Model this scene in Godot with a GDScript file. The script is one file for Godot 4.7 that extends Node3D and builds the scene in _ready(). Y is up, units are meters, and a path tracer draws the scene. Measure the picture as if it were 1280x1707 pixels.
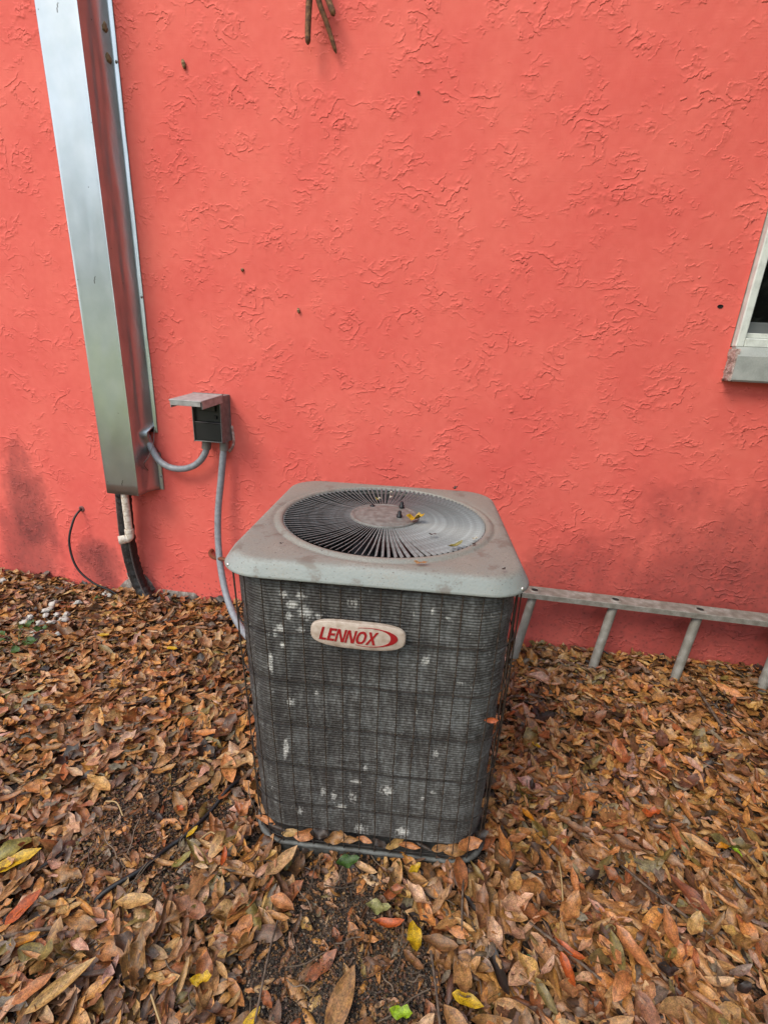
extends Node3D
# A condenser unit on leaf litter before a coral stucco wall. Units are metres; the wall's face is z = 0, the yard is towards +z.

const UNIT_AT := Vector3(-0.1536, 0.0, 0.7604)
const UNIT_TURN := 0.0784

var rng := RandomNumberGenerator.new()
var taken := {}
var bumps := FastNoiseLite.new()
var soil_noise := FastNoiseLite.new()
var leaf_mat: StandardMaterial3D
var leaf_meshes: Array[ArrayMesh] = []


func _ready() -> void:
	# ---- camera
	var cam := Camera3D.new()
	cam.name = "camera"
	cam.keep_aspect = Camera3D.KEEP_HEIGHT
	cam.fov = 94.625
	cam.near = 0.02
	cam.far = 400.0
	cam.transform = Transform3D(Basis(Vector3(0.985774, 0.049551, -0.160607), Vector3(-0.098708, 0.944086, -0.314576), Vector3(0.136039, 0.325954, 0.935547)), Vector3(0, 1.15944, 1.83252))
	add_child(cam)
	cam.current = true
	# ---- sky, sun, exposure
	var env := Environment.new()
	env.background_mode = Environment.BG_SKY
	var sky := Sky.new()
	var psm := ProceduralSkyMaterial.new()
	psm.sky_top_color = Color(0.80, 0.85, 0.92)
	psm.sky_horizon_color = Color(0.90, 0.91, 0.92)
	psm.sky_curve = 0.2
	psm.ground_bottom_color = Color(0.25, 0.22, 0.18)
	psm.ground_horizon_color = Color(0.45, 0.45, 0.42)
	psm.sun_angle_max = 1.0
	sky.sky_material = psm
	env.sky = sky
	env.background_energy_multiplier = 1.0
	env.tonemap_mode = Environment.TONE_MAPPER_LINEAR
	env.tonemap_exposure = 3.05
	env.sdfgi_enabled = true
	env.ssao_enabled = true
	env.ssil_enabled = true
	var we := WorldEnvironment.new()
	we.name = "environment"
	we.environment = env
	add_child(we)
	var sun := DirectionalLight3D.new()
	sun.name = "sun"
	sun.light_color = Color(1.0, 0.97, 0.92)
	sun.light_energy = 0.3
	sun.light_angular_distance = 24.0
	sun.shadow_enabled = true
	sun.look_at_from_position(Vector3(-2.2, 4.2, 3.0), Vector3.ZERO)
	add_child(sun)

	rng.seed = 20240
	bumps.seed = 5
	bumps.frequency = 1.0
	bumps.fractal_octaves = 3
	soil_noise.seed = 9
	soil_noise.frequency = 1.0
	make_leaf_meshes()

	# ---- large structure
	build_ground()
	build_wall()
	build_window()
	build_trees()
	build_added_hedge()
	# ---- things
	build_duct()
	build_lines()
	build_disconnect()
	build_condenser()
	build_ladder()
	build_wall_bits()
	build_litter()
	build_special_leaves()
	build_ground_bits()


# ------------------------------------------------------------------ naming
func numbered(called: String) -> String:
	if not taken.has(called):
		taken[called] = 0
		return called
	taken[called] += 1
	return "%s_%03d" % [called, taken[called]]


func tag(o: Node, label: String, category: String, group := "", kind := "") -> void:
	if label: o.set_meta("label", label)
	if category: o.set_meta("category", category)
	if group: o.set_meta("group", group)
	if kind: o.set_meta("kind", kind)


func base(called: String, at := Vector3.ZERO, turn := 0.0) -> Node3D:
	var o := Node3D.new()
	o.name = numbered(called)
	o.position = at
	o.rotation.y = turn
	add_child(o, true)
	return o


func part(called: String, mesh: Mesh, m: Material, parent: Node = null) -> MeshInstance3D:
	var o := MeshInstance3D.new()
	o.mesh = mesh
	o.material_override = m
	if parent == null or parent == self:
		o.name = numbered(called)
		add_child(o, true)
	else:
		var n := called
		var k := 0
		while parent.has_node(NodePath(n)):
			k += 1
			n = "%s_%03d" % [called, k]
		o.name = n
		parent.add_child(o, true)
	return o


func many(called: String, mesh: Mesh, m: Material, parent: Node, places: Array, extra: Array = []) -> void:
	# alike pieces that share one mesh: places are Transform3D
	for i in places.size():
		var o := MeshInstance3D.new()
		o.mesh = mesh
		o.material_override = m
		o.name = called if i == 0 else "%s_%03d" % [called, i]
		o.transform = places[i]
		parent.add_child(o, true)


# ------------------------------------------------------------------ materials
func mat(c: Color, rough := 0.8, metal := 0.0) -> StandardMaterial3D:
	var m := StandardMaterial3D.new()
	m.albedo_color = c
	m.roughness = rough
	m.metallic = metal
	m.cull_mode = BaseMaterial3D.CULL_DISABLED
	return m


func noise(seed_: int, freq: float, oct := 4) -> FastNoiseLite:
	var n := FastNoiseLite.new()
	n.seed = seed_
	n.noise_type = FastNoiseLite.TYPE_SIMPLEX_SMOOTH
	n.frequency = freq
	n.fractal_octaves = oct
	return n


# a seamless square of mottling between colours: stops are [place, Color] in rising order; a second finer noise is laid over it
func mottled(seed_: int, size: int, periods: float, stops: Array, fine := 0.35, fine_periods := 40.0) -> ImageTexture:
	var a := noise(seed_, periods / size, 5).get_seamless_image(size, size)
	var b := noise(seed_ + 77, fine_periods / size, 2).get_seamless_image(size, size)
	a.convert(Image.FORMAT_L8)
	b.convert(Image.FORMAT_L8)
	var da := a.get_data()
	var db := b.get_data()
	var lut := PackedByteArray()
	for i in 256:
		var t := i / 255.0
		var c: Color = stops[0][1]
		for k in range(1, stops.size()):
			var lo: float = stops[k - 1][0]
			var hi: float = stops[k][0]
			if t >= lo:
				c = (stops[k - 1][1] as Color).lerp(stops[k][1], clampf((t - lo) / (hi - lo), 0, 1))
		lut.append_array(PackedByteArray([c.r8, c.g8, c.b8]))
	var out := PackedByteArray()
	out.resize(size * size * 3)
	for i in size * size:
		var v := clampi(int(da[i] + (db[i] - 128) * fine), 0, 255) * 3
		out[i * 3] = lut[v]
		out[i * 3 + 1] = lut[v + 1]
		out[i * 3 + 2] = lut[v + 2]
	return ImageTexture.create_from_image(Image.create_from_data(size, size, false, Image.FORMAT_RGB8, out))


func grey_noise(seed_: int, size: int, periods: float, oct := 4) -> ImageTexture:
	var a := noise(seed_, periods / size, oct).get_seamless_image(size, size)
	return ImageTexture.create_from_image(a)


func tri(m: StandardMaterial3D, scale: float) -> StandardMaterial3D:
	m.uv1_triplanar = true
	m.uv1_scale = Vector3.ONE * scale
	return m


# ------------------------------------------------------------------ shapes
func begin() -> SurfaceTool:
	var s := SurfaceTool.new()
	s.begin(Mesh.PRIMITIVE_TRIANGLES)
	return s


func done(s: SurfaceTool) -> ArrayMesh:
	s.index()
	s.generate_normals()
	return s.commit()


# a triangle turned so that it faces away from the point «inside»
func face(s: SurfaceTool, a: Vector3, b: Vector3, c: Vector3, inside: Vector3) -> void:
	if (b - a).cross(c - a).dot((a + b + c) / 3.0 - inside) > 0:
		var t := b
		b = c
		c = t
	for p: Vector3 in [a, b, c]:
		s.set_uv(Vector2(p.x, p.y))
		s.add_vertex(p)


func quad(s: SurfaceTool, a: Vector3, b: Vector3, c: Vector3, d: Vector3, inside: Vector3) -> void:
	face(s, a, b, c, inside)
	face(s, a, c, d, inside)


# a box with chamfered edges
func box(s: SurfaceTool, xf: Transform3D, size: Vector3, b := 0.002) -> void:
	s.set_smooth_group(-1)
	var h := size / 2
	var o := xf.origin
	var P := func(x: int, y: int, z: int, axis: int) -> Vector3:
		var v := Vector3(x * (h.x - b), y * (h.y - b), z * (h.z - b))
		v[axis] += b * [x, y, z][axis]
		return xf * v
	for k in 2:
		var e := k * 2 - 1
		quad(s, P.call(e, -1, -1, 0), P.call(e, 1, -1, 0), P.call(e, 1, 1, 0), P.call(e, -1, 1, 0), o)
		quad(s, P.call(-1, e, -1, 1), P.call(1, e, -1, 1), P.call(1, e, 1, 1), P.call(-1, e, 1, 1), o)
		quad(s, P.call(-1, -1, e, 2), P.call(1, -1, e, 2), P.call(1, 1, e, 2), P.call(-1, 1, e, 2), o)
	for i in 2:
		for j in 2:
			var a := i * 2 - 1
			var c := j * 2 - 1
			quad(s, P.call(a, c, -1, 0), P.call(a, c, 1, 0), P.call(a, c, 1, 1), P.call(a, c, -1, 1), o)
			quad(s, P.call(a, -1, c, 0), P.call(a, 1, c, 0), P.call(a, 1, c, 2), P.call(a, -1, c, 2), o)
			quad(s, P.call(-1, a, c, 1), P.call(1, a, c, 1), P.call(1, a, c, 2), P.call(-1, a, c, 2), o)
			for k in 2:
				var e := k * 2 - 1
				face(s, P.call(a, c, e, 0), P.call(a, c, e, 1), P.call(a, c, e, 2), o)


func box_mesh(at: Vector3, size: Vector3, b := 0.002) -> ArrayMesh:
	var s := begin()
	box(s, Transform3D(Basis(), at), size, b)
	return done(s)


# rows of points joined into a smooth sheet
func sheet(s: SurfaceTool, rows: Array, wrap := false, flip := false, uv = null) -> void:
	s.set_smooth_group(0)
	var n: int = rows[0].size()
	var m := n if wrap else n - 1
	for i in rows.size() - 1:
		for j in m:
			var q := [[i, j], [i, j + 1], [i + 1, j + 1], [i, j], [i + 1, j + 1], [i + 1, j]]
			if flip:
				q = [[i, j], [i + 1, j + 1], [i, j + 1], [i, j], [i + 1, j], [i + 1, j + 1]]
			for ij in q:
				var p: Vector3 = rows[ij[0]][ij[1] % n]
				if uv != null:
					s.set_uv(uv.call(ij[0], ij[1], p))
				else:
					s.set_uv(Vector2(float(ij[1]) / m, float(ij[0]) / (rows.size() - 1)))
				s.add_vertex(p)


func smooth_path(pts: Array, per := 8) -> PackedVector3Array:
	var out := PackedVector3Array()
	for i in pts.size() - 1:
		var p0: Vector3 = pts[maxi(i - 1, 0)]
		var p1: Vector3 = pts[i]
		var p2: Vector3 = pts[i + 1]
		var p3: Vector3 = pts[mini(i + 2, pts.size() - 1)]
		for k in per:
			out.append(p1.cubic_interpolate(p2, p0, p3, float(k) / per))
	out.append(pts[-1])
	return out


# a tube along a path; radius may be a number or an array of one per point
func tube(s: SurfaceTool, path: PackedVector3Array, radius, sides := 8, closed := false) -> void:
	s.set_smooth_group(0)
	var rows := []
	var n := path.size()
	var side := Vector3.ZERO
	for i in n:
		var t := (path[mini(i + 1, n - 1)] - path[maxi(i - 1, 0)]).normalized()
		if closed:
			t = (path[(i + 1) % n] - path[(i + n - 1) % n]).normalized()
		if side == Vector3.ZERO:
			side = t.cross(Vector3.UP if absf(t.y) < 0.9 else Vector3.RIGHT).normalized()
		side = (side - t * side.dot(t)).normalized()
		var up := side.cross(t)
		var r: float = radius if radius is float else radius[i]
		var row := PackedVector3Array()
		for k in sides:
			var a := TAU * k / sides
			row.append(path[i] + (side * cos(a) + up * sin(a)) * r)
		rows.append(row)
	if closed:
		rows.append(rows[0])
	sheet(s, rows, true)
	if not closed:
		s.set_smooth_group(-1)
		for e in 2:
			var row: PackedVector3Array = rows[0 if e == 0 else n - 1]
			var inner := path[1 if e == 0 else n - 2]
			var mid := path[0 if e == 0 else n - 1]
			for k in sides:
				face(s, mid, row[k], row[(k + 1) % sides], inner)


func tube_mesh(path: PackedVector3Array, radius, sides := 8, closed := false) -> ArrayMesh:
	var s := begin()
	tube(s, path, radius, sides, closed)
	return done(s)


# a flat outline given thickness along its local z
func slab(s: SurfaceTool, poly: PackedVector2Array, z0: float, z1: float, xf := Transform3D()) -> void:
	s.set_smooth_group(-1)
	var idx := Geometry2D.triangulate_polygon(poly)
	var far := (z1 - z0) * 1000.0
	for k in range(0, idx.size(), 3):
		var a := poly[idx[k]]
		var b := poly[idx[k + 1]]
		var c := poly[idx[k + 2]]
		var m := (a + b + c) / 3
		face(s, xf * Vector3(a.x, a.y, z1), xf * Vector3(b.x, b.y, z1), xf * Vector3(c.x, c.y, z1), xf * Vector3(m.x, m.y, z1 - far))
		face(s, xf * Vector3(a.x, a.y, z0), xf * Vector3(b.x, b.y, z0), xf * Vector3(c.x, c.y, z0), xf * Vector3(m.x, m.y, z0 + far))
	var ccw := not Geometry2D.is_polygon_clockwise(poly)
	for i in poly.size():
		var a := poly[i]
		var b := poly[(i + 1) % poly.size()]
		var d := (b - a).orthogonal().normalized() * (-1.0 if ccw else 1.0)
		d = -d
		var m := (a + b) / 2 + d * 0.0001
		var out_is := Geometry2D.is_point_in_polygon(m, poly)
		var inside2 := m if out_is else (a + b) / 2 - d * 0.0001
		var inside := xf * Vector3(inside2.x, inside2.y, (z0 + z1) / 2)
		quad(s, xf * Vector3(a.x, a.y, z0), xf * Vector3(b.x, b.y, z0), xf * Vector3(b.x, b.y, z1), xf * Vector3(a.x, a.y, z1), inside)


# a turned shape round the local y axis: profile of (radius, height)
func lathe(s: SurfaceTool, profile: Array, at := Vector3.ZERO, sides := 24, flip := false) -> void:
	var rows := []
	for p in profile:
		var row := PackedVector3Array()
		for k in sides:
			var a := TAU * k / sides
			row.append(at + Vector3(p[0] * cos(a), p[1], p[0] * sin(a)))
		rows.append(row)
	sheet(s, rows, true, flip)


# a lumpy stone-like body
func lump(seed_: int, size: Vector3, rough := 0.35) -> ArrayMesh:
	var n := noise(seed_, 1.1, 2)
	var s := begin()
	var rows := []
	for i in 7:
		var row := PackedVector3Array()
		var u := PI * i / 6
		for j in 10:
			var v := TAU * j / 10
			var d := Vector3(sin(u) * cos(v), cos(u), sin(u) * sin(v))
			row.append(d * size / 2 * (1.0 + rough * n.get_noise_3dv(d * 1.3)))
		rows.append(row)
	sheet(s, rows, true, true)
	return done(s)


# ------------------------------------------------------------------ ground
func sstep(a: float, b: float, x: float) -> float:
	return smoothstep(a, b, x)


# where soil shows between the leaves: 0 covered, 1 bare
func bare(x: float, z: float) -> float:
	var w := bumps.get_noise_2d(x * 6.0, z * 6.0) * 0.16
	var b := 0.0
	for spot in [Vector4(-0.70, 1.02, 0.17, 0.8), Vector4(-0.60, 1.13, 0.13, 0.75), Vector4(-0.71, 1.17, 0.10, 0.6), Vector4(-0.15, 1.16, 0.13, 1.0), Vector4(-0.16, 1.29, 0.17, 1.0), Vector4(-0.02, 1.27, 0.13, 0.9), Vector4(0.05, 1.33, 0.10, 0.8), Vector4(-0.15, 1.5, 0.25, 0.9), Vector4(-0.52, 0.98, 0.08, 0.7)]:
		var d: float = Vector2(x - spot.x, z - spot.y).length() / spot.z + w * 2.2
		b = maxf(b, spot.w * (1.0 - sstep(0.55, 1.1, d)))
	return b


func soil_y(x: float, z: float) -> float:
	var y := -0.03 + bumps.get_noise_2d(x * 2.1, z * 2.1) * 0.022 + bumps.get_noise_2d(x * 11.0 + 50.0, z * 11.0) * 0.006
	y += 0.022 * bare(x, z)
	var d := Vector2(x - UNIT_AT.x, z - UNIT_AT.z).rotated(UNIT_TURN)
	y += 0.027 * (1.0 - sstep(0.28, 0.44, maxf(absf(d.x - 0.018), absf(d.y))))
	y += 0.030 * sstep(0.3, 0.9, x) * (1.0 - sstep(0.02, 0.32, z))
	y += 0.012 * sstep(-1.0, -1.6, x) * (1.0 - sstep(0.05, 0.4, z))
	return y


func build_ground() -> void:
	var xs := PackedFloat32Array()
	var zs := PackedFloat32Array()
	for v in [-120.0, -60.0, -30.0, -16.0, -10.0, -7.0, -5.5, -4.6]: xs.append(v)
	for i in 361: xs.append(-4.0 + i * 0.0222)
	for v in [4.6, 5.5, 7.0, 10.0, 16.0, 30.0, 60.0, 120.0]: xs.append(v)
	for v in [-120.0, -40.0, -12.0, -4.0, -1.0]: zs.append(v)
	for i in 160: zs.append(-0.1 + i * 0.0222)
	for v in [3.8, 4.4, 5.2, 6.5, 9.0, 14.0, 25.0, 60.0, 120.0]: zs.append(v)
	var s := begin()
	var rows := []
	for z in zs:
		var row := PackedVector3Array()
		for x in xs:
			var near: float = 1.0 - sstep(3.4, 5.0, maxf(absf(x), absf(z)))
			row.append(Vector3(x, lerpf(-0.04, soil_y(x, z), near), z))
		rows.append(row)
	sheet(s, rows, false, false, func(_i, _j, p: Vector3): return Vector2(p.x, p.z) / 0.6)
	var m := mat(Color.WHITE, 0.95)
	m.albedo_texture = mottled(21, 512, 9.0, [[0.2, Color(0.13, 0.09, 0.065)], [0.5, Color(0.24, 0.17, 0.125)], [0.68, Color(0.33, 0.25, 0.19)], [0.85, Color(0.46, 0.37, 0.30)]], 1.1, 90.0)
	m.heightmap_enabled = true
	m.heightmap_texture = grey_noise(31, 512, 60.0, 4)
	m.heightmap_scale = 1.2
	var g := part("ground", done(s), m)
	tag(g, "dark brown soil under the fallen leaves", "", "", "structure")
	# the lawn beyond, which the metal duct mirrors
	s = begin()
	rows = []
	for i in 12:
		var row := PackedVector3Array()
		for j in 13:
			row.append(Vector3(-60 + j * 10, 0.0, 3.9 + 0.02 * i + pow(i / 11.0, 2) * 60))
		rows.append(row)
	sheet(s, rows, false, false, func(_i, _j, p: Vector3): return Vector2(p.x, p.z) / 1.5)
	var lm := mat(Color.WHITE, 0.9)
	lm.albedo_texture = mottled(22, 256, 6.0, [[0.2, Color(0.38, 0.43, 0.13)], [0.5, Color(0.54, 0.58, 0.20)], [0.8, Color(0.64, 0.65, 0.28)]], 0.8, 60.0)
	tag(part("lawn", done(s), lm), "green lawn behind the photographer", "", "", "structure")


# ------------------------------------------------------------------ wall
func build_wall() -> void:
	var x0 := -2.45
	var y0 := -0.25
	var ww := 3.9
	var wh := 3.6
	var W := 1900
	var H := 1754
	var n1 := noise(101, 1.0, 5)
	n1.fractal_gain = 0.54
	var n2 := noise(202, 1.0, 4)
	var n3 := noise(303, 1.0, 2)
	var n4 := noise(404, 1.0, 2)
	# masks at a quarter of the size
	var mw := W / 4 + 2
	var mh := H / 4 + 2
	var m1 := PackedFloat32Array()
	var m2 := PackedFloat32Array()
	var und := PackedFloat32Array()
	for j in mh:
		for i in mw:
			var x := x0 + ww * i * 4 / W
			var y := y0 + wh * (1.0 - float(j) * 4 / H)
			var a := n3.get_noise_2d(x * 4.6, y * 5.2)
			var b := n4.get_noise_2d(x * 9.0 + 30.0, y * 11.0)
			m1.append(sstep(-0.10, 0.5, a))
			m2.append(sstep(0.02, 0.5, b))
			und.append(n3.get_noise_2d(x * 3.2 + 90.0, y * 3.2) * 1.3 + n4.get_noise_2d(x * 12.0, y * 12.0) * 0.35)
	var hmap := PackedFloat32Array()
	hmap.resize(W * H)
	for j in H:
		var y := y0 + wh * (1.0 - float(j) / H)
		var jj := (j >> 2) * mw
		for i in W:
			var x := x0 + ww * i / W
			var q := jj + (i >> 2)
			var h := und[q] + n2.get_noise_2d(x * 160.0, y * 160.0) * 0.05
			var k := m1[q]
			if k > 0.001:
				var e := 1.0 - fposmod(n1.get_noise_2d(x * 4.2, y * 5.2) * 2.6 + y * 6.5, 1.0)
				h += k * 3.3 * e * e * e * e * e
			k = m2[q]
			if k > 0.001:
				var e := 1.0 - fposmod(n1.get_noise_2d(x * 9.0 + 70.0, y * 12.0) * 1.9 + y * 10.0, 1.0)
				h += k * 2.1 * e * e * e * e
			hmap[j * W + i] = h
	var him := Image.create_from_data(W, H, false, Image.FORMAT_RF, hmap.to_byte_array())
	# paint: one coral coat, faintly uneven, with mildew and painted shade low on the wall
	var CW := 780
	var CH := 720
	var col := PackedByteArray()
	col.resize(CW * CH * 3)
	var blot := noise(505, 1.0, 5)
	var spots := [Vector4(-1.97, 0.33, 0.13, 0.30), Vector4(-2.0, 0.14, 0.16, 0.26), Vector4(-1.63, 0.10, 0.12, 0.12), Vector4(0.45, 0.32, 0.20, 0.12), Vector4(0.86, 0.30, 0.22, 0.13), Vector4(1.0, 0.50, 0.24, 0.20), Vector4(0.55, 0.10, 0.3, 0.09), Vector4(0.95, 0.10, 0.35, 0.10), Vector4(-2.3, 0.2, 0.1, 0.3), Vector4(1.25, 0.30, 0.75, 0.42), Vector4(0.65, 0.12, 0.45, 0.20)]  # the two widest, at the right, are grime deepened with painted shade
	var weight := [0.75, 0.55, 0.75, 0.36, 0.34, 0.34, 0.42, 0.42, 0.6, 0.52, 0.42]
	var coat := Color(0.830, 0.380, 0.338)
	var stain_and_shade := Color(0.30, 0.17, 0.17)
	for j in CH:
		var y := y0 + wh * (1.0 - float(j) / CH)
		for i in CW:
			var x := x0 + ww * i / CW
			var g := blot.get_noise_2d(x * 2.2, y * 2.2)
			var f := blot.get_noise_2d(x * 26.0 + 11.0, y * 26.0)
			var st := 0.0
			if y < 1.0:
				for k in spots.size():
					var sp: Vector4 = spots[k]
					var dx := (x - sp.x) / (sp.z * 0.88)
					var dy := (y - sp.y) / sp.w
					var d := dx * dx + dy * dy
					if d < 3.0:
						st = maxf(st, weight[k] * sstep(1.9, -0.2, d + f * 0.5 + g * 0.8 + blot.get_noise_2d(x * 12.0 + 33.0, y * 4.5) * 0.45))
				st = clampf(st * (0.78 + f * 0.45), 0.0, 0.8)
				# mildew specks in the dark patches and splashed soil at the foot
				var sp2 := blot.get_noise_2d(x * 55.0 + 5.0, y * 55.0) + 0.6 * blot.get_noise_2d(x * 140.0, y * 140.0)
				if st > 0.15 and sp2 > 0.30: st = minf(st + (sp2 - 0.30) * 0.7, 0.8)
				if y < 0.10 and sp2 > 0.34 + y * 3.0: st = maxf(st, (sp2 - 0.3) * 1.6)
			var c := coat
			var st2 := blot.get_noise_2d(x * 13.0 + 60.0, y * 1.6) * 0.6
			c = Color(c.r * (1.0 + 0.03 * g + 0.015 * f + 0.012 * st2), c.g * (1.0 + 0.10 * g + 0.05 * f + 0.03 * st2), c.b * (1.0 + 0.08 * g + 0.05 * f + 0.03 * st2))
			c = c.lerp(stain_and_shade, st)
			var o := (j * CW + i) * 3
			col[o] = c.r8
			col[o + 1] = c.g8
			col[o + 2] = c.b8
	var m := mat(Color.WHITE, 0.8)
	m.metallic_specular = 0.3
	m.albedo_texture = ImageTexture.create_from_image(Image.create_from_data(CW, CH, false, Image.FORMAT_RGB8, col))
	m.heightmap_enabled = true
	m.heightmap_texture = ImageTexture.create_from_image(him)
	m.heightmap_scale = 0.1
	var s := begin()
	var xs := [-7.0, 0.868, 1.4965, 7.0]
	var ys := [-0.3, 1.222, 2.32, 3.3]
	var uvf := func(p: Vector3) -> Vector2: return Vector2((p.x - x0) / ww, 1.0 - (p.y - y0) / wh)
	var put := func(a: Vector3, b: Vector3, c: Vector3, d: Vector3):
		for p: Vector3 in [a, c, b, a, d, c]:
			s.set_uv(uvf.call(p))
			s.add_vertex(p)
	s.set_smooth_group(-1)
	var th := 0.2
	for i in 3:
		for j in 3:
			if i == 1 and j == 1: continue
			put.call(Vector3(xs[i], ys[j], 0), Vector3(xs[i + 1], ys[j], 0), Vector3(xs[i + 1], ys[j + 1], 0), Vector3(xs[i], ys[j + 1], 0))
			put.call(Vector3(xs[i + 1], ys[j], -th), Vector3(xs[i], ys[j], -th), Vector3(xs[i], ys[j + 1], -th), Vector3(xs[i + 1], ys[j + 1], -th))
	# reveals of the opening and the outer rim
	put.call(Vector3(xs[1], ys[1], 0), Vector3(xs[2], ys[1], 0), Vector3(xs[2], ys[1], -th), Vector3(xs[1], ys[1], -th))
	put.call(Vector3(xs[1], ys[2], -th), Vector3(xs[2], ys[2], -th), Vector3(xs[2], ys[2], 0), Vector3(xs[1], ys[2], 0))
	put.call(Vector3(xs[1], ys[1], 0), Vector3(xs[1], ys[1], -th), Vector3(xs[1], ys[2], -th), Vector3(xs[1], ys[2], 0))
	put.call(Vector3(xs[2], ys[1], -th), Vector3(xs[2], ys[1], 0), Vector3(xs[2], ys[2], 0), Vector3(xs[2], ys[2], -th))
	put.call(Vector3(xs[0], ys[3], 0), Vector3(xs[3], ys[3], 0), Vector3(xs[3], ys[3], -th), Vector3(xs[0], ys[3], -th))
	put.call(Vector3(xs[0], ys[0], -th), Vector3(xs[0], ys[0], 0), Vector3(xs[0], ys[3], 0), Vector3(xs[0], ys[3], -th))
	put.call(Vector3(xs[3], ys[0], 0), Vector3(xs[3], ys[0], -th), Vector3(xs[3], ys[3], -th), Vector3(xs[3], ys[3], 0))
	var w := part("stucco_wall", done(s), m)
	tag(w, "coral painted stucco wall of the house", "wall", "", "structure")
	# bare mortar where the paint stops at the foot of the wall
	var mm := tri(mat(Color.WHITE, 0.95), 6.0)
	mm.albedo_texture = mottled(23, 128, 5.0, [[0.2, Color(0.34, 0.29, 0.26)], [0.6, Color(0.50, 0.47, 0.44)], [0.9, Color(0.62, 0.60, 0.57)]], 0.7, 30.0)
	var lumps := [[Vector3(-1.45, 0.015, 0.0), Vector3(0.16, 0.13, 0.05), "pale mortar lump at the wall foot left of the black pipe"], [Vector3(-1.24, -0.012, 0.0), Vector3(0.24, 0.055, 0.04), "pale mortar ridge at the wall foot right of the black pipe"]]
	for k in lumps.size():
		var o := part("mortar_lump", lump(60 + k, lumps[k][1], 0.7), mm)
		o.position = lumps[k][0]
		tag(o, lumps[k][2], "mortar")
	# the room behind the window: one shell with thickness
	s = begin()
	for b in [[Vector3(1.3, 1.2, -2.3), Vector3(4.2, 3.2, 0.1)], [Vector3(-0.85, 1.2, -1.25), Vector3(0.1, 3.2, 2.0)], [Vector3(3.45, 1.2, -1.25), Vector3(0.1, 3.2, 2.0)], [Vector3(1.3, -0.12, -1.25), Vector3(4.2, 0.1, 2.0)], [Vector3(1.3, 2.85, -1.25), Vector3(4.2, 0.1, 2.0)]]:
		box(s, Transform3D(Basis(), b[0]), b[1], 0.004)
	tag(part("room_behind_window", done(s), mat(Color(0.22, 0.21, 0.20), 0.9)), "plain dark room behind the window", "", "", "structure")


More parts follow.
